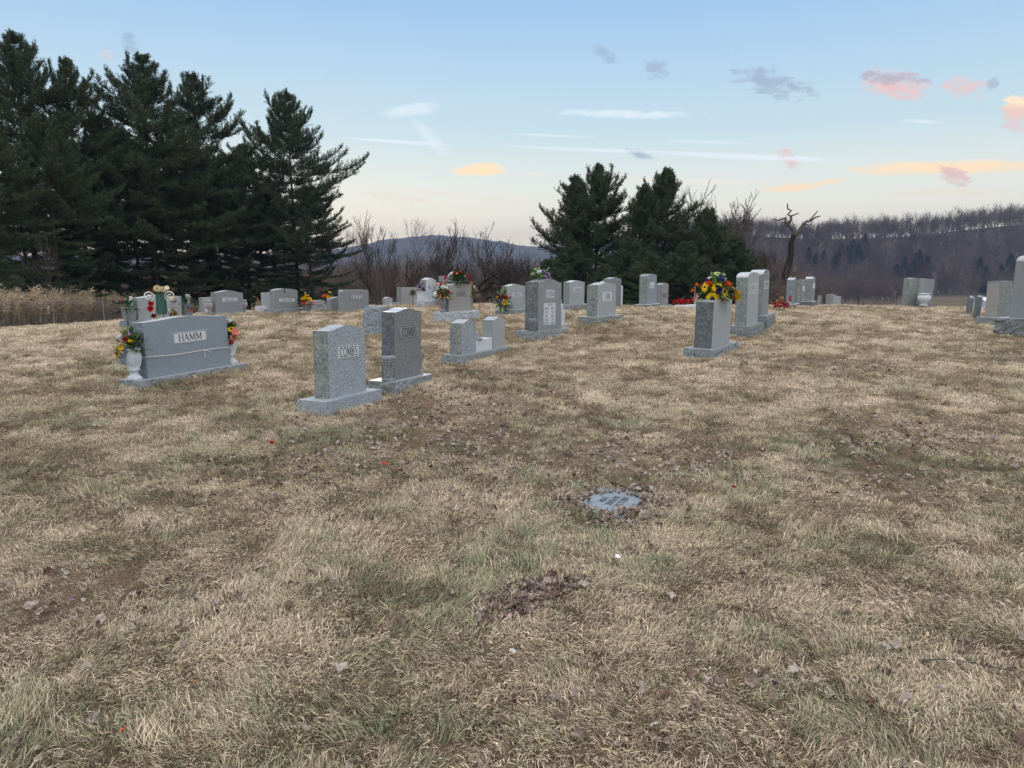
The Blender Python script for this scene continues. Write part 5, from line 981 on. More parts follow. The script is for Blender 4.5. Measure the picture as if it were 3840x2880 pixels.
# loose petals and scraps on the lawn
for (u, v, c, k, s, lab) in ((1020, 1680, 'red', 'rose', .035, 'bright red cloth petal in the grass in front of the nearest COMBS stone'), (1615, 1545, 'red', 'rose', .03, 'small red cloth petal among leaves right of the dark COMBS stone'), (1440, 1760, 'cor', 'rose', .035, 'faded pink petal lying in the grass left of centre'), (2750, 1851, 'red', 'rose', .035, 'scarlet cloth petal in the grass right of the flat marker'), (1912, 2345, 'pnk', 'rose', .022, 'pink petal at the lower edge of the leaf pile'), (2316, 2115, 'wht', 'lily', .02, 'white lily petal below the flat marker'), (272, 2285, 'lav', 'rose', .022, 'violet petal in the lower left grass'), (1920, 2480, 'wht', 'rose', .02, 'white crumpled scrap below the leaf pile'),
                          (1595, 1188, 'red', 'rose', .06, 'red flower head lying left of the DAVIS base'), (2176, 1160, 'red', 'rose', .06, 'red petal between the EDWARDS and HAM stones'), (232, 1255, 'red', 'rose', .07, 'red petal on the far left slope below the fence'), (735, 2595, 'red', 'daisy', .018, 'orange-red leaf scrap in the left foreground'), (460, 2780, 'red', 'daisy', .016, 'red scrap at the bottom left foreground'), (1745, 1200, 'cor', 'rose', .05, 'small red petal under the DAVIS base'), (2730, 1290, 'cor', 'rose', .03, 'tiny red petal left of the sunflower stone base')):
    Q = hit(u, v); tag(obj('loose_petal', bloom(k, c, 1), None, (Q.x, Q.y, Q.z + .045), (.4, .3, u % 6), (s, s * .8, s * .45)), lab, 'petal')
# a dark twig of cable in the right foreground
Q0, Q1, Q2, Q3 = hit(3440, 2505), hit(3560, 2502), hit(3640, 2515), hit(3800, 2548)
m = MB(); m.tube([Q + Vector((0, 0, .035)) for Q in (Q0, Q1, Q2, Q3)], .0022, 6); tag(obj('fallen_twig', m.me('fallen_twig', [mat('twig_dark', (.05, .05, .055), .7)])), 'thin dark fallen twig in the right foreground grass', 'twig')
Q0, Q1, Q2 = hit(1880, 2330), hit(1935, 2300), hit(1965, 2270)
m = MB(); m.tube([Q + Vector((0, 0, .05)) for Q in (Q0, Q1, Q2)], .004, 6); tag(obj('fallen_twig', m.me('fallen_twig', [mat('twig_brown', (.09, .07, .06), .8)])), 'short brown twig lying across the leaf pile', 'twig')
Q0, Q1 = hit(2315, 1873), hit(2372, 1859)
m = MB(); m.tube([Q0 + Vector((0, 0, .05)), (Q0 + Q1) / 2 + Vector((0, 0, .06)), Q1 + Vector((0, 0, .06))], .004, 6); tag(obj('fallen_twig', m.me('fallen_twig', [mat('twig_grey', (.14, .12, .11), .8)])), 'grey twig lying on the corner of the flat marker', 'twig')
# ------------------------------------------------------------ trees
BARK = simple_noise_mat('bark_pine', (.05, .04, .034), (.11, .09, .078), 14, .95, .05); BARK2 = simple_noise_mat('bark_grey', (.07, .06, .055), (.16, .14, .125), 18, .95, .05); BARKD = simple_noise_mat('bark_dark', (.022, .018, .016), (.06, .05, .044), 14, .95, .05)
TWIG = simple_noise_mat('bark_twig', (.11, .088, .082), (.21, .17, .155), 3, .95, .05)
def needle_mat(name, a, b, c):
    m = mat(name, a, .75, .12); nt, N, L, bs = nt_of(m); k = N.new('ShaderNodeAttribute'); k.attribute_name = 'val'
    oi = N.new('ShaderNodeObjectInfo'); g = ramp(N, L, k.outputs['Fac'], [(0, a), (.55, b), (1, c)]); tc = N.new('ShaderNodeTexCoord'); w = noise_tex(N, L, tc.outputs['Object'], .45, 3)
    g = mix(N, L, ramp_f(N, L, w, .45, .7, .7), g, mix(N, L, k.outputs['Fac'], (.045, .055, .022), (.115, .12, .05))); g = mix(N, L, ramp_f(N, L, oi.outputs['Random'], 0, 1, .4), g, mix(N, L, .55, g, (.02, .05, .045))); L.new(g, bs.inputs['Base Color']); return m
NEEDLE = needle_mat('pine_needles', (.03, .05, .03), (.075, .11, .06), (.15, .18, .105))
def pine_parts(seed, Hh, Rr, low=.04, dens=1.0, power=.8, lean=0.0, nl=.19, tufts=11, wid=.024, twin=None, gap=0.0):
    """white pine: whorled limbs, flat sprays of twigs, a star of long needles on every twig end"""
    r = np.random.default_rng(seed); BP0, BP1, BR0, BR1 = [], [], [], []; TP, TD = [], []
    stems = [(np.zeros(3), Hh, 1.0)] + ([(np.array([twin[0], twin[1], 0.]), Hh * twin[2], .8)] if twin else [])
    for (org, hh, rs) in stems:
        n = 10; prev = None
        for i in range(n + 1):
            t = i / n; p = org * min(1, t * 2.2) + np.array([lean * t * t * hh + .12 * math.sin(3 * t + seed), .12 * math.cos(4 * t + seed), hh * t - (.4 if i == 0 else 0)]); rad = .0115 * hh * (1 - t) ** .8 + .012
            if prev is not None: BP0.append(prev[0]); BP1.append(p); BR0.append(prev[1]); BR1.append(rad)
            prev = (p, rad)
        z = low * hh
        while z < hh * .985:
            s = z / hh; nb = 5 if s < .55 else (7 if s < .9 else 5); a0 = r.uniform(0, 6.28)
            for k in range(nb):
                if r.uniform() < gap: continue
                a = a0 + 6.283 * k / nb + r.normal(0, .25); ln = Rr * rs * (min(1.0, (1 - s) / power) ** .85 * (1.0 if s > .22 else .8 + s * .9) + .02) * (r.uniform(.55, 1.12) if r.uniform() > .06 else 1.35)
                e0 = R(-7 + 36 * s ** 1.5 + r.normal(0, 10)); cu = R(22 + 22 * s + r.normal(0, 8)); st = org * min(1, s * 2.2) + np.array([lean * s * s * hh, 0, z]); p = st.copy(); m = max(4, int(ln / .38)); prevp = p.copy(); ad = a
                for q in range(1, m + 1):
                    t = q / m; e = e0 - R(12) * math.sin(math.pi * t) * (1 - s) + cu * t * t; ad += r.normal(0, .06)
                    d = np.array([math.cos(ad) * math.cos(e), math.sin(ad) * math.cos(e), math.sin(e)]); p = prevp + d * ln / m
                    BP0.append(prevp); BP1.append(p.copy()); r0 = .0065 * ln * (1 - (q - 1) / m) + .006; BR0.append(r0); BR1.append(.0065 * ln * (1 - t) + .005); prevp = p.copy()
                    if t < .3 and ln > 2.2: continue
                    for sd in (-1, 1):
                        for rep in range(4 if dens >= 1 else 2):
                            tl = (.30 + .26 * ln * (1 - t)) * r.uniform(.5, 1.2); ta = ad + sd * R(r.uniform(18, 85)); te = e + R(r.uniform(-9, 16) if s < .5 else r.uniform(-18, 48)); td = np.array([math.cos(ta) * math.cos(te), math.sin(ta) * math.cos(te), math.sin(te)])
                            pb = p - d * r.uniform(0, ln / m); BP0.append(pb); BP1.append(pb + td * tl); BR0.append(.007); BR1.append(.004)
                            c = 0.0
                            while c < tl: TP.append(pb + td * (tl - c)); TD.append(td * .8 + np.array([0, 0, .35]) + r.normal(0, .15, 3)); c += .15
                TP.append(p); TD.append(d + np.array([0, 0, .5]))
            z += hh * .036 * r.uniform(.6, 1.4) * (1.35 if s < .5 else .8)
        TP.append(org + np.array([lean * hh, 0, hh])); TD.append(np.array([0, 0, 1.]))
        for q in range(5): TP.append(org + np.array([lean * hh, 0, hh * (1 - .012 * q)])); TD.append(np.array([r.normal(0, .4), r.normal(0, .4), 1.]))
    tv, tf = tubes(BP0, BP1, BR0, BR1, 4)
    trunk = mesh('trunk', tv, tf, BARK)
    TP = np.array(TP); TD = np.array(TD); TD /= np.linalg.norm(TD, axis=1, keepdims=True); n = len(TP); k = tufts
    P = np.repeat(TP, k, 0); D = np.repeat(TD, k, 0) * r.uniform(.25, 1.1, (n * k, 1)) + r.normal(0, .52, (n * k, 3)); D /= np.linalg.norm(D, axis=1, keepdims=True)
    S = np.cross(D, r.normal(0, 1, (n * k, 3))); S /= np.linalg.norm(S, axis=1, keepdims=True) + 1e-9; L_ = nl * r.uniform(.6, 1.15, (n * k, 1)); W = wid * r.uniform(.7, 1.3, (n * k, 1))
    V = np.stack([P - S * W / 2, P + S * W / 2, P + D * L_ + S * W * .15], 1).reshape(-1, 3); F = np.arange(n * k * 3).reshape(-1, 3)
    val = np.repeat(np.clip(np.repeat(r.uniform(0, 1, n), k) * .6 + r.uniform(0, .4, n * k), 0, 1), 3)
    return trunk, mesh('crown', V, F, NEEDLE, attr={'val': val}), n
PV = {
 'a': pine_parts(1, 18, 4.5, power=.36), 'b': pine_parts(2, 18, 4.2, power=.33, lean=.01), 'c': pine_parts(3, 18, 5.2, power=.38),
 'd': pine_parts(4, 12, 3.9, .05, power=.45, twin=(-1.6, .3, .93), gap=.12), 'e': pine_parts(5, 12, 3.5, .03, power=.42, twin=(-1.7, -.2, .90), gap=.10), 's': pine_parts(6, 7, 2.5, .02, power=.5, nl=.17),
}
PH = {'a': 18.2, 'b': 18.2, 'c': 18.3, 'd': 12.6, 'e': 12.6, 's': 7.4}
def put_pine(kind, u, v, D, label, rz=0, sx=1.0, group='pines bordering the graveyard'):
    Q = at_depth(u, v, D); zg = h1(Q.x, Q.y); s = (Q.z - zg) / PH[kind]
    r = empty('pine_tree', (Q.x, Q.y, zg), (0, 0, rz), label, 'pine tree', group); r.scale = (s * sx, s * sx, s)
    t, c, n = PV[kind]; obj('trunk', t, r); obj('crown', c, r); return r
for a in (
    ('c', 45, 112, 44, 'tallest dark pine at the left edge of the photo', .3, 1.0), ('b', 243, 215, 46, 'thin-topped pine second from the left, set back', 1.9, .9), ('a', 528, 205, 49, 'tall pine with a pointed top in the middle of the left grove', 4.0, 1.15),
    ('b', 722, 272, 55, 'pine with bristly shoulder right of the grove middle', 2.2, 1.15), ('c', 1075, 338, 55, 'broad dark pine ending the left grove beside the open sky', 2.6, 1.02), ('a', -90, 430, 37, 'olive-tinged pine whose lower boughs fill the far left edge', 1.1, 1.15),
    ('c', 385, 430, 58, 'pine filling the gap behind the two left pines', 2.8, 1.1), ('a', 905, 540, 62, 'shorter pine between the bristly one and the broad dark one', 5.0, 1.1), ('c', 150, 420, 41, 'mid-height pine in front of the two left peaks', 3.7, 1.0),
    ('c', 640, 620, 50, 'low bushy pine in front of the grove middle', .9, 1.3), ('b', -330, 200, 50, 'pine mostly beyond the left edge of the photo', .4, 1.1), ('c', 850, 640, 53, 'low dark pine behind the left BAUGUESS stone', 5.6, 1.3), ('a', 330, 560, 47, 'low pine behind the bare sapling and the fence', 2.5, 1.3), ('c', 1150, 690, 53, 'low wide pine behind the WAGNER stone', 1.5, 1.3), ('c', 480, 600, 53, 'low pine behind the wreath stone', 4.4, 1.35), ('c', 1010, 700, 56, 'low pine behind the slotted BAUGUESS stone', 3.3, 1.35), ('c', 60, 640, 44, 'low pine behind the weeds at the far left', 2.1, 1.35), ('b', 760, 560, 63, 'dim pine deep in the middle of the left grove', 1.2, 1.3)): put_pine(*a)
for a in (
    ('d', 2250, 598, 50, 'wide twin-stemmed pine left of the pair in the centre', .25, 1.06), ('e', 2500, 612, 46, 'twin-topped pine right of the pair in the centre', -.2, .92), ('s', 2655, 770, 45, 'small rounded pine leaning out right of the twin-topped one', 1.0, 1.0), ('s', 2770, 880, 44, 'low dark pine behind the HOPPERS stones', 2.0, .95),
    ('s', 2055, 965, 43, 'bushy young pine under the left side of the wide twin-stemmed pine', .6, 1.25), ('s', 2270, 985, 42, 'bushy young pine behind the EDWARDS and HAM stones', 3.1, 1.3), ('s', 2440, 940, 41, 'bushy young pine behind the tall arched stone', 4.4, 1.25), ('s', 2570, 900, 42, 'bushy young pine behind the small flag', 5.2, 1.2), ('s', 2650, 960, 40, 'bushy young pine behind the sunflower saddle', 1.7, 1.2), ('s', 2150, 900, 47, 'young pine in the shade of the twin-stemmed pine', 2.4, 1.2), ('s', 2845, 985, 44, 'smallest pine at the right end of the centre group', .1, .9), ('s', 2365, 880, 45, 'young pine filling the gap between the centre pair', 3.4, 1.2)): put_pine(*a, group='pines in the centre group')
def bare_tree(seed, Hh, r0=.09, levels=5, spread=.55, kids=(3, 3, 4, 4, 3), mt=BARK2, wig=.18, n=4, minr=.006, upright=.25, trunk_frac=.28, first=None):
    r = np.random.default_rng(seed); A, B, Ra, Rb = [], [], [], []
    def grow(p, d, ln, rad, lv):
        m = 4 if lv < 2 else 3; q = p.copy(); dd = d.copy(); pts = [q.copy()]
        for i in range(m):
            dd = dd + r.normal(0, wig, 3) + np.array([0, 0, upright * .25]); dd /= np.linalg.norm(dd); q2 = q + dd * ln / m; ra = rad * (1 - .45 * i / m); rb = rad * (1 - .45 * (i + 1) / m); A.append(q); B.append(q2); Ra.append(max(ra, minr)); Rb.append(max(rb, minr * .7)); q = q2; pts.append(q.copy())
        if lv >= levels: return
        k = kids[min(lv, len(kids) - 1)]
        for i in range(k):
            t = r.uniform(.35, 1) if i < k - 1 else 1.0; j = min(int(t * m), m - 1); st = pts[j] + (pts[j + 1] - pts[j]) * (t * m - j if t < 1 else 1)
            az = r.uniform(0, 6.283); sp = spread * r.uniform(.6, 1.4); o = np.cross(dd, [math.cos(az), math.sin(az), .3]); o /= np.linalg.norm(o) + 1e-9; nd = dd * math.cos(sp) + o * math.sin(sp) + np.array([0, 0, upright * .3]); nd /= np.linalg.norm(nd)
            grow(st, nd, ln * r.uniform(.55, .82), rad * .55 * r.uniform(.75, 1.05), lv + 1)
    fd = np.array(first if first else (0, 0, 1.)); fd = fd / np.linalg.norm(fd)
    grow(np.array([0, 0, -.3]), fd, Hh * trunk_frac + .3, r0, 0)
    V, F = tubes(A, B, Ra, Rb, n); zm = V[:, 2].max(); V[:, 2] *= np.where(V[:, 2] > 0, Hh / zm, 1)
    return V, F, len(A)
def split_tree(V, F, nseg, ntrunk, mt, n=4):
    """the first limb is the trunk, everything grown from it the crown"""
    k = ntrunk * n; return mesh('trunk', V[:ntrunk * 2 * n], F[:k], mt), mesh('crown', V[ntrunk * 2 * n:], F[k:] - ntrunk * 2 * n, mt)
BT = {}
for nm, a in {'thin': dict(seed=21, Hh=8, r0=.09, levels=5, spread=.42, upright=.5, trunk_frac=.30), 'wide': dict(seed=22, Hh=7.5, r0=.11, levels=5, spread=.62, upright=.25, mt=BARKD), 'crook': dict(seed=25, Hh=6, r0=.12, levels=5, spread=.7, wig=.30, upright=.15, mt=BARKD, first=(.6, .1, 1)), 'fan': dict(seed=28, Hh=7, r0=.08, levels=5, spread=.36, upright=.55, trunk_frac=.2), 'fan2': dict(seed=29, Hh=7, r0=.07, levels=5, spread=.40, upright=.5, trunk_frac=.18, minr=.009, kids=(4, 4, 4, 4, 3)), 'sap': dict(seed=31, Hh=5, r0=.05, levels=5, spread=.5, upright=.55, trunk_frac=.22, kids=(4, 3, 3, 3), minr=.005)}.items():
    V, F, k = bare_tree(**a); BT[nm] = split_tree(V, F, k, 4, a.get('mt', BARK2)) + (a['Hh'],)
def put_bare(kind, u, vtop, D, label, rz=0, sx=1.0, group='bare trees behind the graves', dx=0):
    Q = at_depth(u, vtop, D); zg = h1(Q.x, Q.y); t, c, hh = BT[kind]; s = (Q.z - zg) / hh; r = empty('bare_tree', (Q.x + dx, Q.y, zg), (0, 0, rz), label, 'bare tree', group); r.scale = (s * sx, s * sx, s); obj('trunk', t, r); obj('crown', c, r)
for a in (('fan', 1430, 785, 60, 'thin bare tree just right of the broad dark pine', 0, 1.35), ('wide', 1400, 880, 50, 'dark crooked bare tree at the right edge of the left grove', 2.0, 1.0), ('thin', 1560, 800, 66, 'tall bare tree left of the centre of the blue ridge', .8, 1.4), ('fan2', 1660, 815, 68, 'tall bare tree over the middle of the blue ridge', 3.0, 1.35), ('crook', 1600, 900, 50, 'bare tree with a bent dark trunk behind the slim white stone', .4, 1.0), ('crook', 1760, 905, 52, 'bent bare tree reaching right behind the DAVIS stone', .1, 1.0), ('wide', 1500, 900, 58, 'low spreading bare tree behind the JENKINS stone', 4.0, .9), ('fan2', 1890, 830, 62, 'pale fan-shaped bare tree right of the blue ridge', 1.0, 1.5), ('wide', 1900, 900, 54, 'dark bare tree behind the FOWLER stone', 2.8, .9), ('wide', 1800, 930, 56, 'bushy bare tree between the DAVIS and FOWLER stones', 5.0, .9), ('wide', 1965, 920, 50, 'dark bare tree touching the wide twin-stemmed pine', 1.2, .8), ('thin', 1340, 850, 66, 'thin bare tree half behind the broad dark pine', 1.4, .8),
          ('fan', 2720, 672, 60, 'tall pale bare tree behind the right side of the centre pines', .3, 1.6), ('fan2', 2790, 715, 62, 'second pale bare tree spreading right of the centre pines', 2.0, 1.7), ('wide', 2880, 900, 54, 'bare tree with drooping dark twigs left of the dead snag', 1.0, .9)): put_bare(*a)
put_bare('sap', 170, 870, 37.5, 'slender bare sapling behind the chain-link fence', .7, .95, None)
def snag():
    Q = at_depth(2935, 1130, 48); zg = h1(Q.x, Q.y); r = empty('dead_snag', (Q.x, Q.y, zg), (0, 0, 0), 'dead tree with a thick dark trunk and crooked bare arms against the sky', 'dead tree'); k = 48 / FP; B = 1150
    P = lambda u, v, dy=0: ((u - 2935) * k, dy, Q.z - zg + (1130 - v) * k)
    m = MB(); m.tube([P(2925, 1180), P(2930, 1100), P(2945, 1010), P(2955, 960), P(2953, 915), P(2962, 888)], [.35, .30, .24, .20, .18, .17], 9)
    for i in range(40): a = i * 2.4; z = .3 + i * .085; m.tube([(.25 * math.cos(a) - .12 + z * .12, .25 * math.sin(a), z), (.3 * math.cos(a + .5) - .12 + z * .14, .3 * math.sin(a + .5), z + .6)], [.05, .03], 4)
    obj('trunk', m.me('trunk', [BARKD]), r); m = MB()
    m.tube([P(2962, 890), P(2955, 865), P(2935, 852)], [.15, .11, .09], 7); m.tube([P(2936, 853), P(2928, 840), P(2931, 825, .2), P(2905, 835, .3), P(2893, 828, .4), P(2886, 832, .4)], [.10, .08, .06, .05, .04, .03], 6)
    m.tube([P(2936, 853), P(2942, 835, -.2), P(2943, 820, -.2), P(2934, 815), P(2946, 800), P(2933, 795), P(2930, 780), P(2932, 775)], [.09, .08, .07, .06, .055, .05, .04, .03], 6); m.tube([P(2943, 822), P(2965, 814, .3), P(2985, 807, .5)], [.06, .05, .03], 6)
    m.tube([P(2962, 890), P(2980, 872), P(2992, 850), P(3005, 838), P(3018, 838, .2), P(3032, 822, .3), P(3050, 800, .3)], [.15, .12, .09, .075, .06, .05, .03], 7); m.tube([P(3018, 838), P(3030, 825, -.3), P(3045, 821, -.4)], [.06, .05, .03], 6); m.tube([P(2992, 856), P(3010, 850, .3), P(3028, 850, .4)], [.06, .05, .03], 6)
    obj('branches', m.me('branches', [BARK2]), r)
snag()
# ------------------------------------------------------------ masses nobody could count
def brush():
    V, F, k = bare_tree(41, 3.2, .03, 4, .6, (5, 4, 4, 3), wig=.3, upright=.3, trunk_frac=.2, n=3, minr=.006); pr = [proto('bramble', mesh('bramble', V, F, TWIG))]
    V, F, k = bare_tree(42, 2.4, .03, 4, .9, (6, 4, 4, 3), wig=.4, upright=.1, trunk_frac=.15, n=3, minr=.006); pr.append(proto('bramble', mesh('bramble', V, F, TWIG)))
    X, Y, S_ = [], [], []
    def put(u0, u1, D0, D1, n, s):
        D = rng.uniform(D0, D1, n); u = rng.uniform(u0, u1, n); X.append((u - 1920) / FP * D * .985); Y.append(D); S_.append(s * rng.uniform(.6, 1.3, n))
    put(1330, 2050, 46, 64, 90, .9); put(2830, 3060, 42, 52, 70, .95); put(2870, 3040, 45, 51, 70, 1.35); put(2050, 2850, 46, 60, 70, .9); put(3060, 3330, 46, 60, 30, .45); put(1100, 1400, 52, 66, 30, 1.0)
    x, y, s = np.concatenate(X), np.concatenate(Y), np.concatenate(S_); n = len(x)
    scatter('brambles', np.c_[x, y, H(x, y)], np.c_[rng.normal(0, .12, n), rng.normal(0, .12, n), rng.uniform(0, 6.28, n)], s, np.zeros(n), rng.integers(0, 2, n), pr, 'tangle of bare grey-brown brambles and brush beyond the crest', 'brush')
brush()
WOOD = mat('winter_twigs', (.1, .08, .075), .95, .03); nt, N, L, b = nt_of(WOOD); a = N.new('ShaderNodeAttribute'); a.attribute_type = 'INSTANCER'; a.attribute_name = 'tint'
L.new(ramp(N, L, a.outputs['Fac'], [(0, (.085, .060, .050)), (.5, (.155, .115, .095)), (.85, (.21, .16, .125)), (1, (.36, .31, .27))]), b.inputs['Base Color'])
WOODR = simple_noise_mat('ridge_bark', (.045, .038, .038), (.10, .085, .08), .6, .95, .03)
def woods():
    pr = []; rd = []
    for i in range(4):
        V, F, k = bare_tree(60 + i, 18, .20, 4, .45, (5, 4, 4, 3), upright=.5, trunk_frac=.34, n=3, minr=.028); pr.append(proto('winter_tree', mesh('winter_tree', V, F, WOOD)))
    # near wood in the valley behind the graves
    X, Y, S_ = [], [], []
    n = 1500; D = rng.uniform(95, 250, n); u = rng.uniform(-500, 2950, n); X.append((u - 1920) / FP * D); Y.append(D); S_.append(rng.uniform(.8, 1.1, n) * (.52 + .62 * sstep(95, 235, D)))
    n = 2600; D = rng.uniform(472, 630, n); t = rng.uniform(.02, 1.02, n); k = (rng.uniform(size=n) < sstep(.0, .2, t)); D, t = D[k], t[k]; X.append(t * D); Y.append(D); S_.append(rng.uniform(.75, 1.1, len(D)))
    n = 500; D = rng.uniform(300, 560, n); t = rng.uniform(-.35, .14, n); X.append(t * D); Y.append(D); S_.append(rng.uniform(.7, 1.0, n))
    n = 260; D = rng.uniform(372, 474, n); u = rng.uniform(2880, 3370, n); X.append((u - 1920) / FP * D); Y.append(D); S_.append(rng.uniform(.5, .9, n))
    n = 330; D = rng.uniform(290, 480, n); u = rng.uniform(2700, 3330, n) - 260 * (480 - D) / 190; X.append((u - 1920) / FP * D); Y.append(D); S_.append(rng.uniform(.55, .95, n))
    x, y, s = np.concatenate(X), np.concatenate(Y), np.concatenate(S_); n = len(x); ti = np.clip(fbm(x, y, 40, 81) * .9 + rng.normal(0, .12, n), 0, .9); ti[rng.uniform(size=n) < .03] = 1
    scatter('bare_woods', np.c_[x, y, H(x, y)], np.c_[rng.normal(0, .04, n), rng.normal(0, .04, n), rng.uniform(0, 6.28, n)], s, ti, rng.integers(0, 4, n), pr, 'purple-grey leafless woods covering the valley and the hillside', 'woods')
woods()
def ridge():
    K = []
    for i in range(6):
        V, F, k = bare_tree(70 + i, 20, .26, 4, .42, (5, 4, 4, 3), upright=.6, trunk_frac=[.42, .34, .48, .38, .3, .45][i], n=3, minr=.022, wig=[.12, .2, .1, .16, .22, .14][i]); K.append(split_tree(V, F, k, 4, WOODR, 3))
    t = .27; i = 0
    while t < .84:
        D = rng.uniform(604, 640); x = t * D; z = h1(x, D); s = rng.uniform(.6, 1.2) * (1.0 if t > .45 else .72); a, c = K[int(rng.integers(0, 6))]
        r = empty('ridge_tree', (x, D, z), (0, 0, rng.uniform(0, 6)), 'tall leafless tree standing in the row along the right hill crest against the sky', 'bare tree', 'leafless trees along the hill crest'); r.scale = (s, s, s); obj('trunk', a, r); obj('crown', c, r)
        t += rng.uniform(.002, .0052); i += 1
ridge()
def hill_pines():
    tr, cr, n = pine_parts(9, 17, 4.2, .05, .6, .6, nl=.75, tufts=4, wid=.16)
    cr.materials.clear(); cr.materials.append(needle_mat('hill_needles', (.018, .034, .024), (.036, .062, .042), (.06, .09, .055)))
    for (u, v, s, lab) in ((3128, 1015, .9, 'far-left'), (3150, 985, 1, 'second'), (3172, 1000, 1.05, 'third'), (3195, 970, 1, 'fourth'), (3215, 990, 1.0, 'fifth'), (3238, 955, 1.05, 'sixth'), (3085, 1000, .8, 'left low'), (3030, 985, .8, ''), (3055, 1010, .8, ''), (3355, 1085, 1.1, ''), (3385, 1060, 1.15, ''), (3415, 1070, 1.1, ''), (3440, 1030, 1.15, ''), (3470, 1050, 1.1, ''), (3400, 1095, 1.0, ''), (3665, 1065, 1.2, ''), (3690, 1085, 1.0, ''), (3745, 1075, 1.0, ''), (3780, 1050, 1.2, ''), (3820, 1070, 1.2, ''), (3025, 868, .55, 'crest'), (3065, 870, .6, 'crest'), (3085, 872, .6, 'crest'), (3110, 885, .5, 'crest')):
        Q = hit(u, v + 12, 440, 800); crest = lab == 'crest'
        r = empty('hill_pine', (Q.x, Q.y, Q.z), (0, 0, u % 7), 'small dark pine poking above the left end of the hill crest' if crest else 'dark green pine among the leafless woods on the right hillside', 'pine tree', 'pines on the hill crest' if crest else 'pines on the hillside'); r.scale = (s, s, s); obj('trunk', tr, r); obj('crown', cr, r)
hill_pines()
# ------------------------------------------------------------ fence and weeds
def fence():
    ps = [(-23.7, 28), (-23.45, 32), (-23.2, 36), (-22.95, 40), (-22.8, 44), (-22.7, 48), (-22.6, 52), (-22.5, 56)]; Z = [h1(*p) for p in ps]
    r = empty('chain_link_fence', (ps[2][0], ps[2][1], Z[2]), (0, 0, 0), 'grey chain-link fence along the left side in front of dry weeds', 'fence'); o = Vector((ps[2][0], ps[2][1], Z[2])); steel = mat('galvanised_steel', (.36, .38, .40), .5, .5, .5); wire = mat('fence_wire', (.22, .22, .22), .6, .4, .4); hh = 1.16
    for p, z in zip(ps, Z):
        m = MB(); m.lathe([(.03, -.3), (.03, hh + .08), (.036, hh + .085), (.03, hh + .12), (.008, hh + .13)], 10); obj('post', m.me('post', [steel]), r, (p[0] - o.x, p[1] - o.y, z - o.z))
    m = MB(); m.tube([(p[0] - o.x, p[1] - o.y, z + hh - o.z) for p, z in zip(ps, Z)], .012, 6); obj('top_wire', m.me('top_wire', [steel]), r)
    A, B = [], []
    for (p, z, p2, z2) in zip(ps[:-1], Z[:-1], ps[1:], Z[1:]):
        L_ = 4.0; st = .075; n = int((L_ + hh) / st)
        for k in range(n):
            for dr in (1, -1):
                a0 = k * st - hh * (dr == 1); s0, s1 = (a0, a0 + hh) if dr == 1 else (k * st, k * st - hh); t0, t1 = max(0, min(s0, s1)), min(L_, max(s0, s1))
                if t1 <= t0: continue
                def pt(s): f = s / L_; zz = (s - s0) * (1 if dr == 1 else -1); return (p[0] + (p2[0] - p[0]) * f - o.x + .006 * dr, p[1] + (p2[1] - p[1]) * f - o.y, z + (z2 - z) * f - o.z + .03 + zz * .96)
                A.append(pt(t0)); B.append(pt(t1))
    V, F = tubes(A, B, np.full(len(A), .0022), np.full(len(A), .0022), 3); obj('wire_mesh', mesh('wire_mesh', V, F, wire), r)
fence()
def weeds():
    mw = tint_mat('dry_weeds', [(0, (.62, .52, .38)), (.5, (.52, .42, .29)), (1, (.36, .29, .22))], lo=.55, hi=1.4); pr = []
    for i in range(5):
        r = np.random.default_rng(200 + i); A, B, ra, rb, q = [], [], [], [], []
        for s in range(5):
            p = np.array([r.uniform(-.2, .2), r.uniform(-.2, .2), -.05]); hh = r.uniform(1.1, 1.9); d = np.array([r.normal(0, .12), r.normal(0, .12), 1.]); top = p
            for k in range(4): p2 = top + d * hh / 4 + r.normal(0, .02, 3); A.append(top); B.append(p2); ra.append(.006); rb.append(.005); q.append(.3); top = p2
            for k in range(26): st = p + d * hh * r.uniform(.55, 1.0); e = st + np.array([r.normal(0, .09), r.normal(0, .09), r.uniform(-.02, .14)]); A.append(st); B.append(e); ra.append(.003); rb.append(.016); q.append(r.uniform(.6, 1))
            for k in range(14): st = p + d * hh * r.uniform(.1, .6); e = st + np.array([r.normal(0, .09), r.normal(0, .09), r.uniform(-.16, .02)]); A.append(st); B.append(e); ra.append(.009); rb.append(.004); q.append(r.uniform(.1, .5))
        V, F = tubes(A, B, ra, rb, 3); v = np.repeat(q, 6); pr.append(proto('weed', mesh('weed', V, F, mw, attr={'rnd': v, 'val': v})))
    n = 1500; y = rng.uniform(26, 62, n); x = -23.1 - .05 * (36 - y) * (y < 36) - np.abs(rng.normal(0, 2.2, n)) - .15; n2 = 160; x = np.r_[x, rng.uniform(-22, -8, n2)]; y = np.r_[y, rng.uniform(46, 54, n2)]; n += n2
    scatter('dry_weeds', np.c_[x, y, H(x, y)], np.c_[rng.normal(0, .12, n), rng.normal(0, .12, n), rng.uniform(0, 6.28, n)], rng.uniform(.7, 1.1, n), np.clip(fbm(x, y, 2.5, 91) + rng.normal(0, .12, n), 0, 1), rng.integers(0, 5, n), pr, 'tall dry tan weeds growing behind the chain-link fence', 'weeds')
weeds()
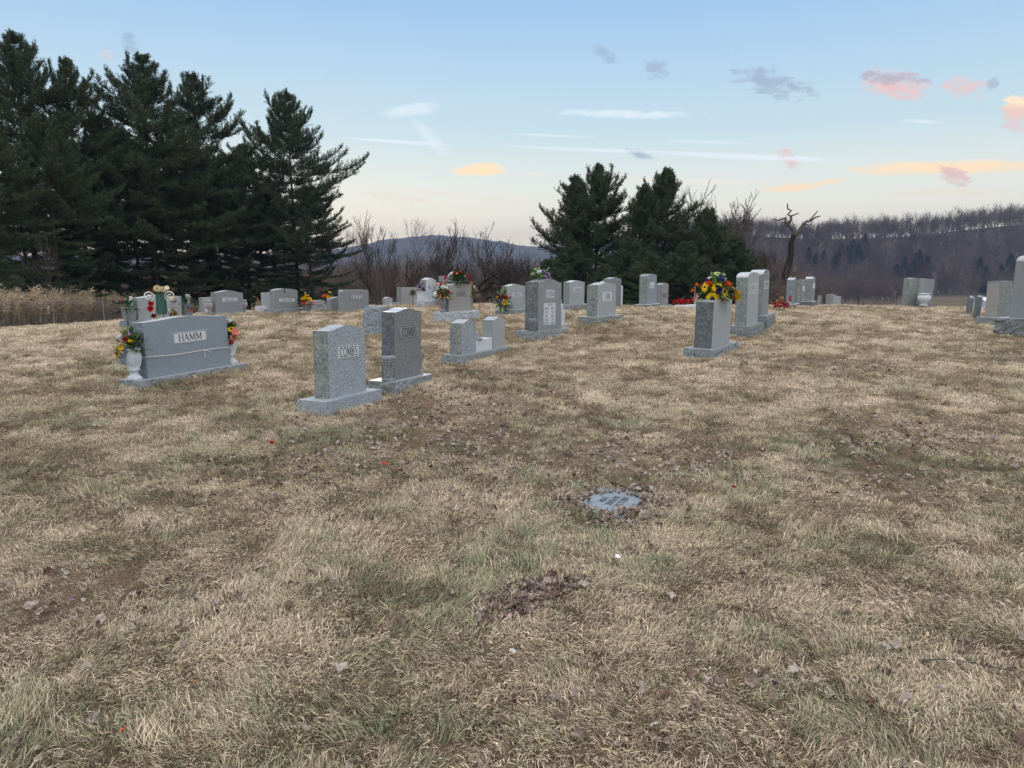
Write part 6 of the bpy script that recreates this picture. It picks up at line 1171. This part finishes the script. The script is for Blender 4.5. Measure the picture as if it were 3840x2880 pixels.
def crest_twig():
    Q = at_depth(3135, 1140, 34); zg = h1(Q.x, Q.y); k = 34 / FP; P = lambda u, v: ((u - 3135) * k, 0, Q.z - zg + (1140 - v) * k)
    m = MB(); m.tube([P(3132, 1160), P(3131, 1110), P(3134, 1090)], [.018, .016, .014], 5); m.tube([P(3134, 1090), P(3150, 1079), P(3159, 1074)], [.013, .01, .006], 5); m.tube([P(3134, 1090), P(3125, 1084), P(3122, 1085)], [.012, .01, .006], 5); m.tube([P(3150, 1079), P(3130, 1072), P(3125, 1065)], [.01, .008, .006], 5); m.tube([P(3150, 1079), P(3168, 1084)], [.008, .005], 5); m.tube([P(3132, 1103), P(3155, 1101)], [.008, .005], 5)
    tag(obj('bare_shoot', m.me('bare_shoot', [BARK2]), None, (Q.x, Q.y, zg)), 'forked bare twig sticking up behind the square-topped distant gravestone', 'twig')
crest_twig()
# ------------------------------------------------------------ buildings in the valley
def shed(u, v, D, w, d, h, rh, rz, label, door=True):
    Q = at_depth(u, v, D); zg = h1(Q.x, Q.y); r = empty('shed', (Q.x, Q.y, zg), (0, 0, rz), label, 'shed'); m = MB(); hw = Q.z - zg if False else h
    m.add([(-w / 2, -d / 2, -.5), (w / 2, -d / 2, -.5), (w / 2, d / 2, -.5), (-w / 2, d / 2, -.5), (-w / 2, -d / 2, h), (w / 2, -d / 2, h), (w / 2, d / 2, h), (-w / 2, d / 2, h), (-w / 2, 0, h + rh), (w / 2, 0, h + rh)], [(0, 1, 5, 4), (2, 3, 7, 6), (3, 0, 4, 8, 7), (1, 2, 6, 9, 5)])
    obj('wall', m.me('wall', [mat('shed_siding', (.55, .58, .62), .7, .2)]), r); m = MB(); e = .3
    for s in (-1, 1): m.add([(-w / 2 - e, s * (d / 2 + e), h - e * rh / (d / 2) + .05), (w / 2 + e, s * (d / 2 + e), h - e * rh / (d / 2) + .05), (w / 2 + e, 0, h + rh + .05), (-w / 2 - e, 0, h + rh + .05), (-w / 2 - e, s * (d / 2 + e), h - e * rh / (d / 2) + .2), (w / 2 + e, s * (d / 2 + e), h - e * rh / (d / 2) + .2), (w / 2 + e, 0, h + rh + .2), (-w / 2 - e, 0, h + rh + .2)], [(0, 1, 2, 3), (4, 7, 6, 5), (0, 4, 5, 1), (0, 3, 7, 4), (1, 5, 6, 2)])
    obj('roof', m.me('roof', [mat('shed_roof', (.75, .78, .80), .45, .4)]), r)
    if door: m = MB(); m.box(-w / 2 - .06, -w / 2 - .01, -d * .12, d * .12, 0, h * .8); obj('door', m.me('door', [mat('shed_door', (.04, .045, .05), .7, .2)]), r)
shed(3692, 1155, 330, 13, 9, 3.4, 2.2, .55, 'white metal-roofed shed in the valley left of the mossy square-topped stone')
shed(3790, 1120, 400, 14, 9, 4, 2.5, .2, 'far white building glimpsed between the two big right-hand stones', False)
# ------------------------------------------------------------ air
def haze():
    m = bpy.data.materials.new('valley_haze'); m.use_nodes = True; N, L = new_nodes(m.node_tree); out = N.new('ShaderNodeOutputMaterial'); pv = N.new('ShaderNodeVolumePrincipled'); pv.inputs['Color'].default_value = HAZE_C; pv.inputs['Density'].default_value = HAZE; pv.inputs['Density Attribute'].default_value = ''; pv.inputs['Anisotropy'].default_value = 0.0
    L.new(pv.outputs[0], out.inputs['Volume']); m.cycles.homogeneous_volume = True
    b = MB(); b.box(-2600, 2600, -300, 2990, -60, 135); tag(obj('haze', b.me('haze', [m])), 'thin blue evening haze in the valley air', 'haze', kind='stuff')
HAZE = .00031; HAZE_C = (.27, .36, .58, 1)
haze()
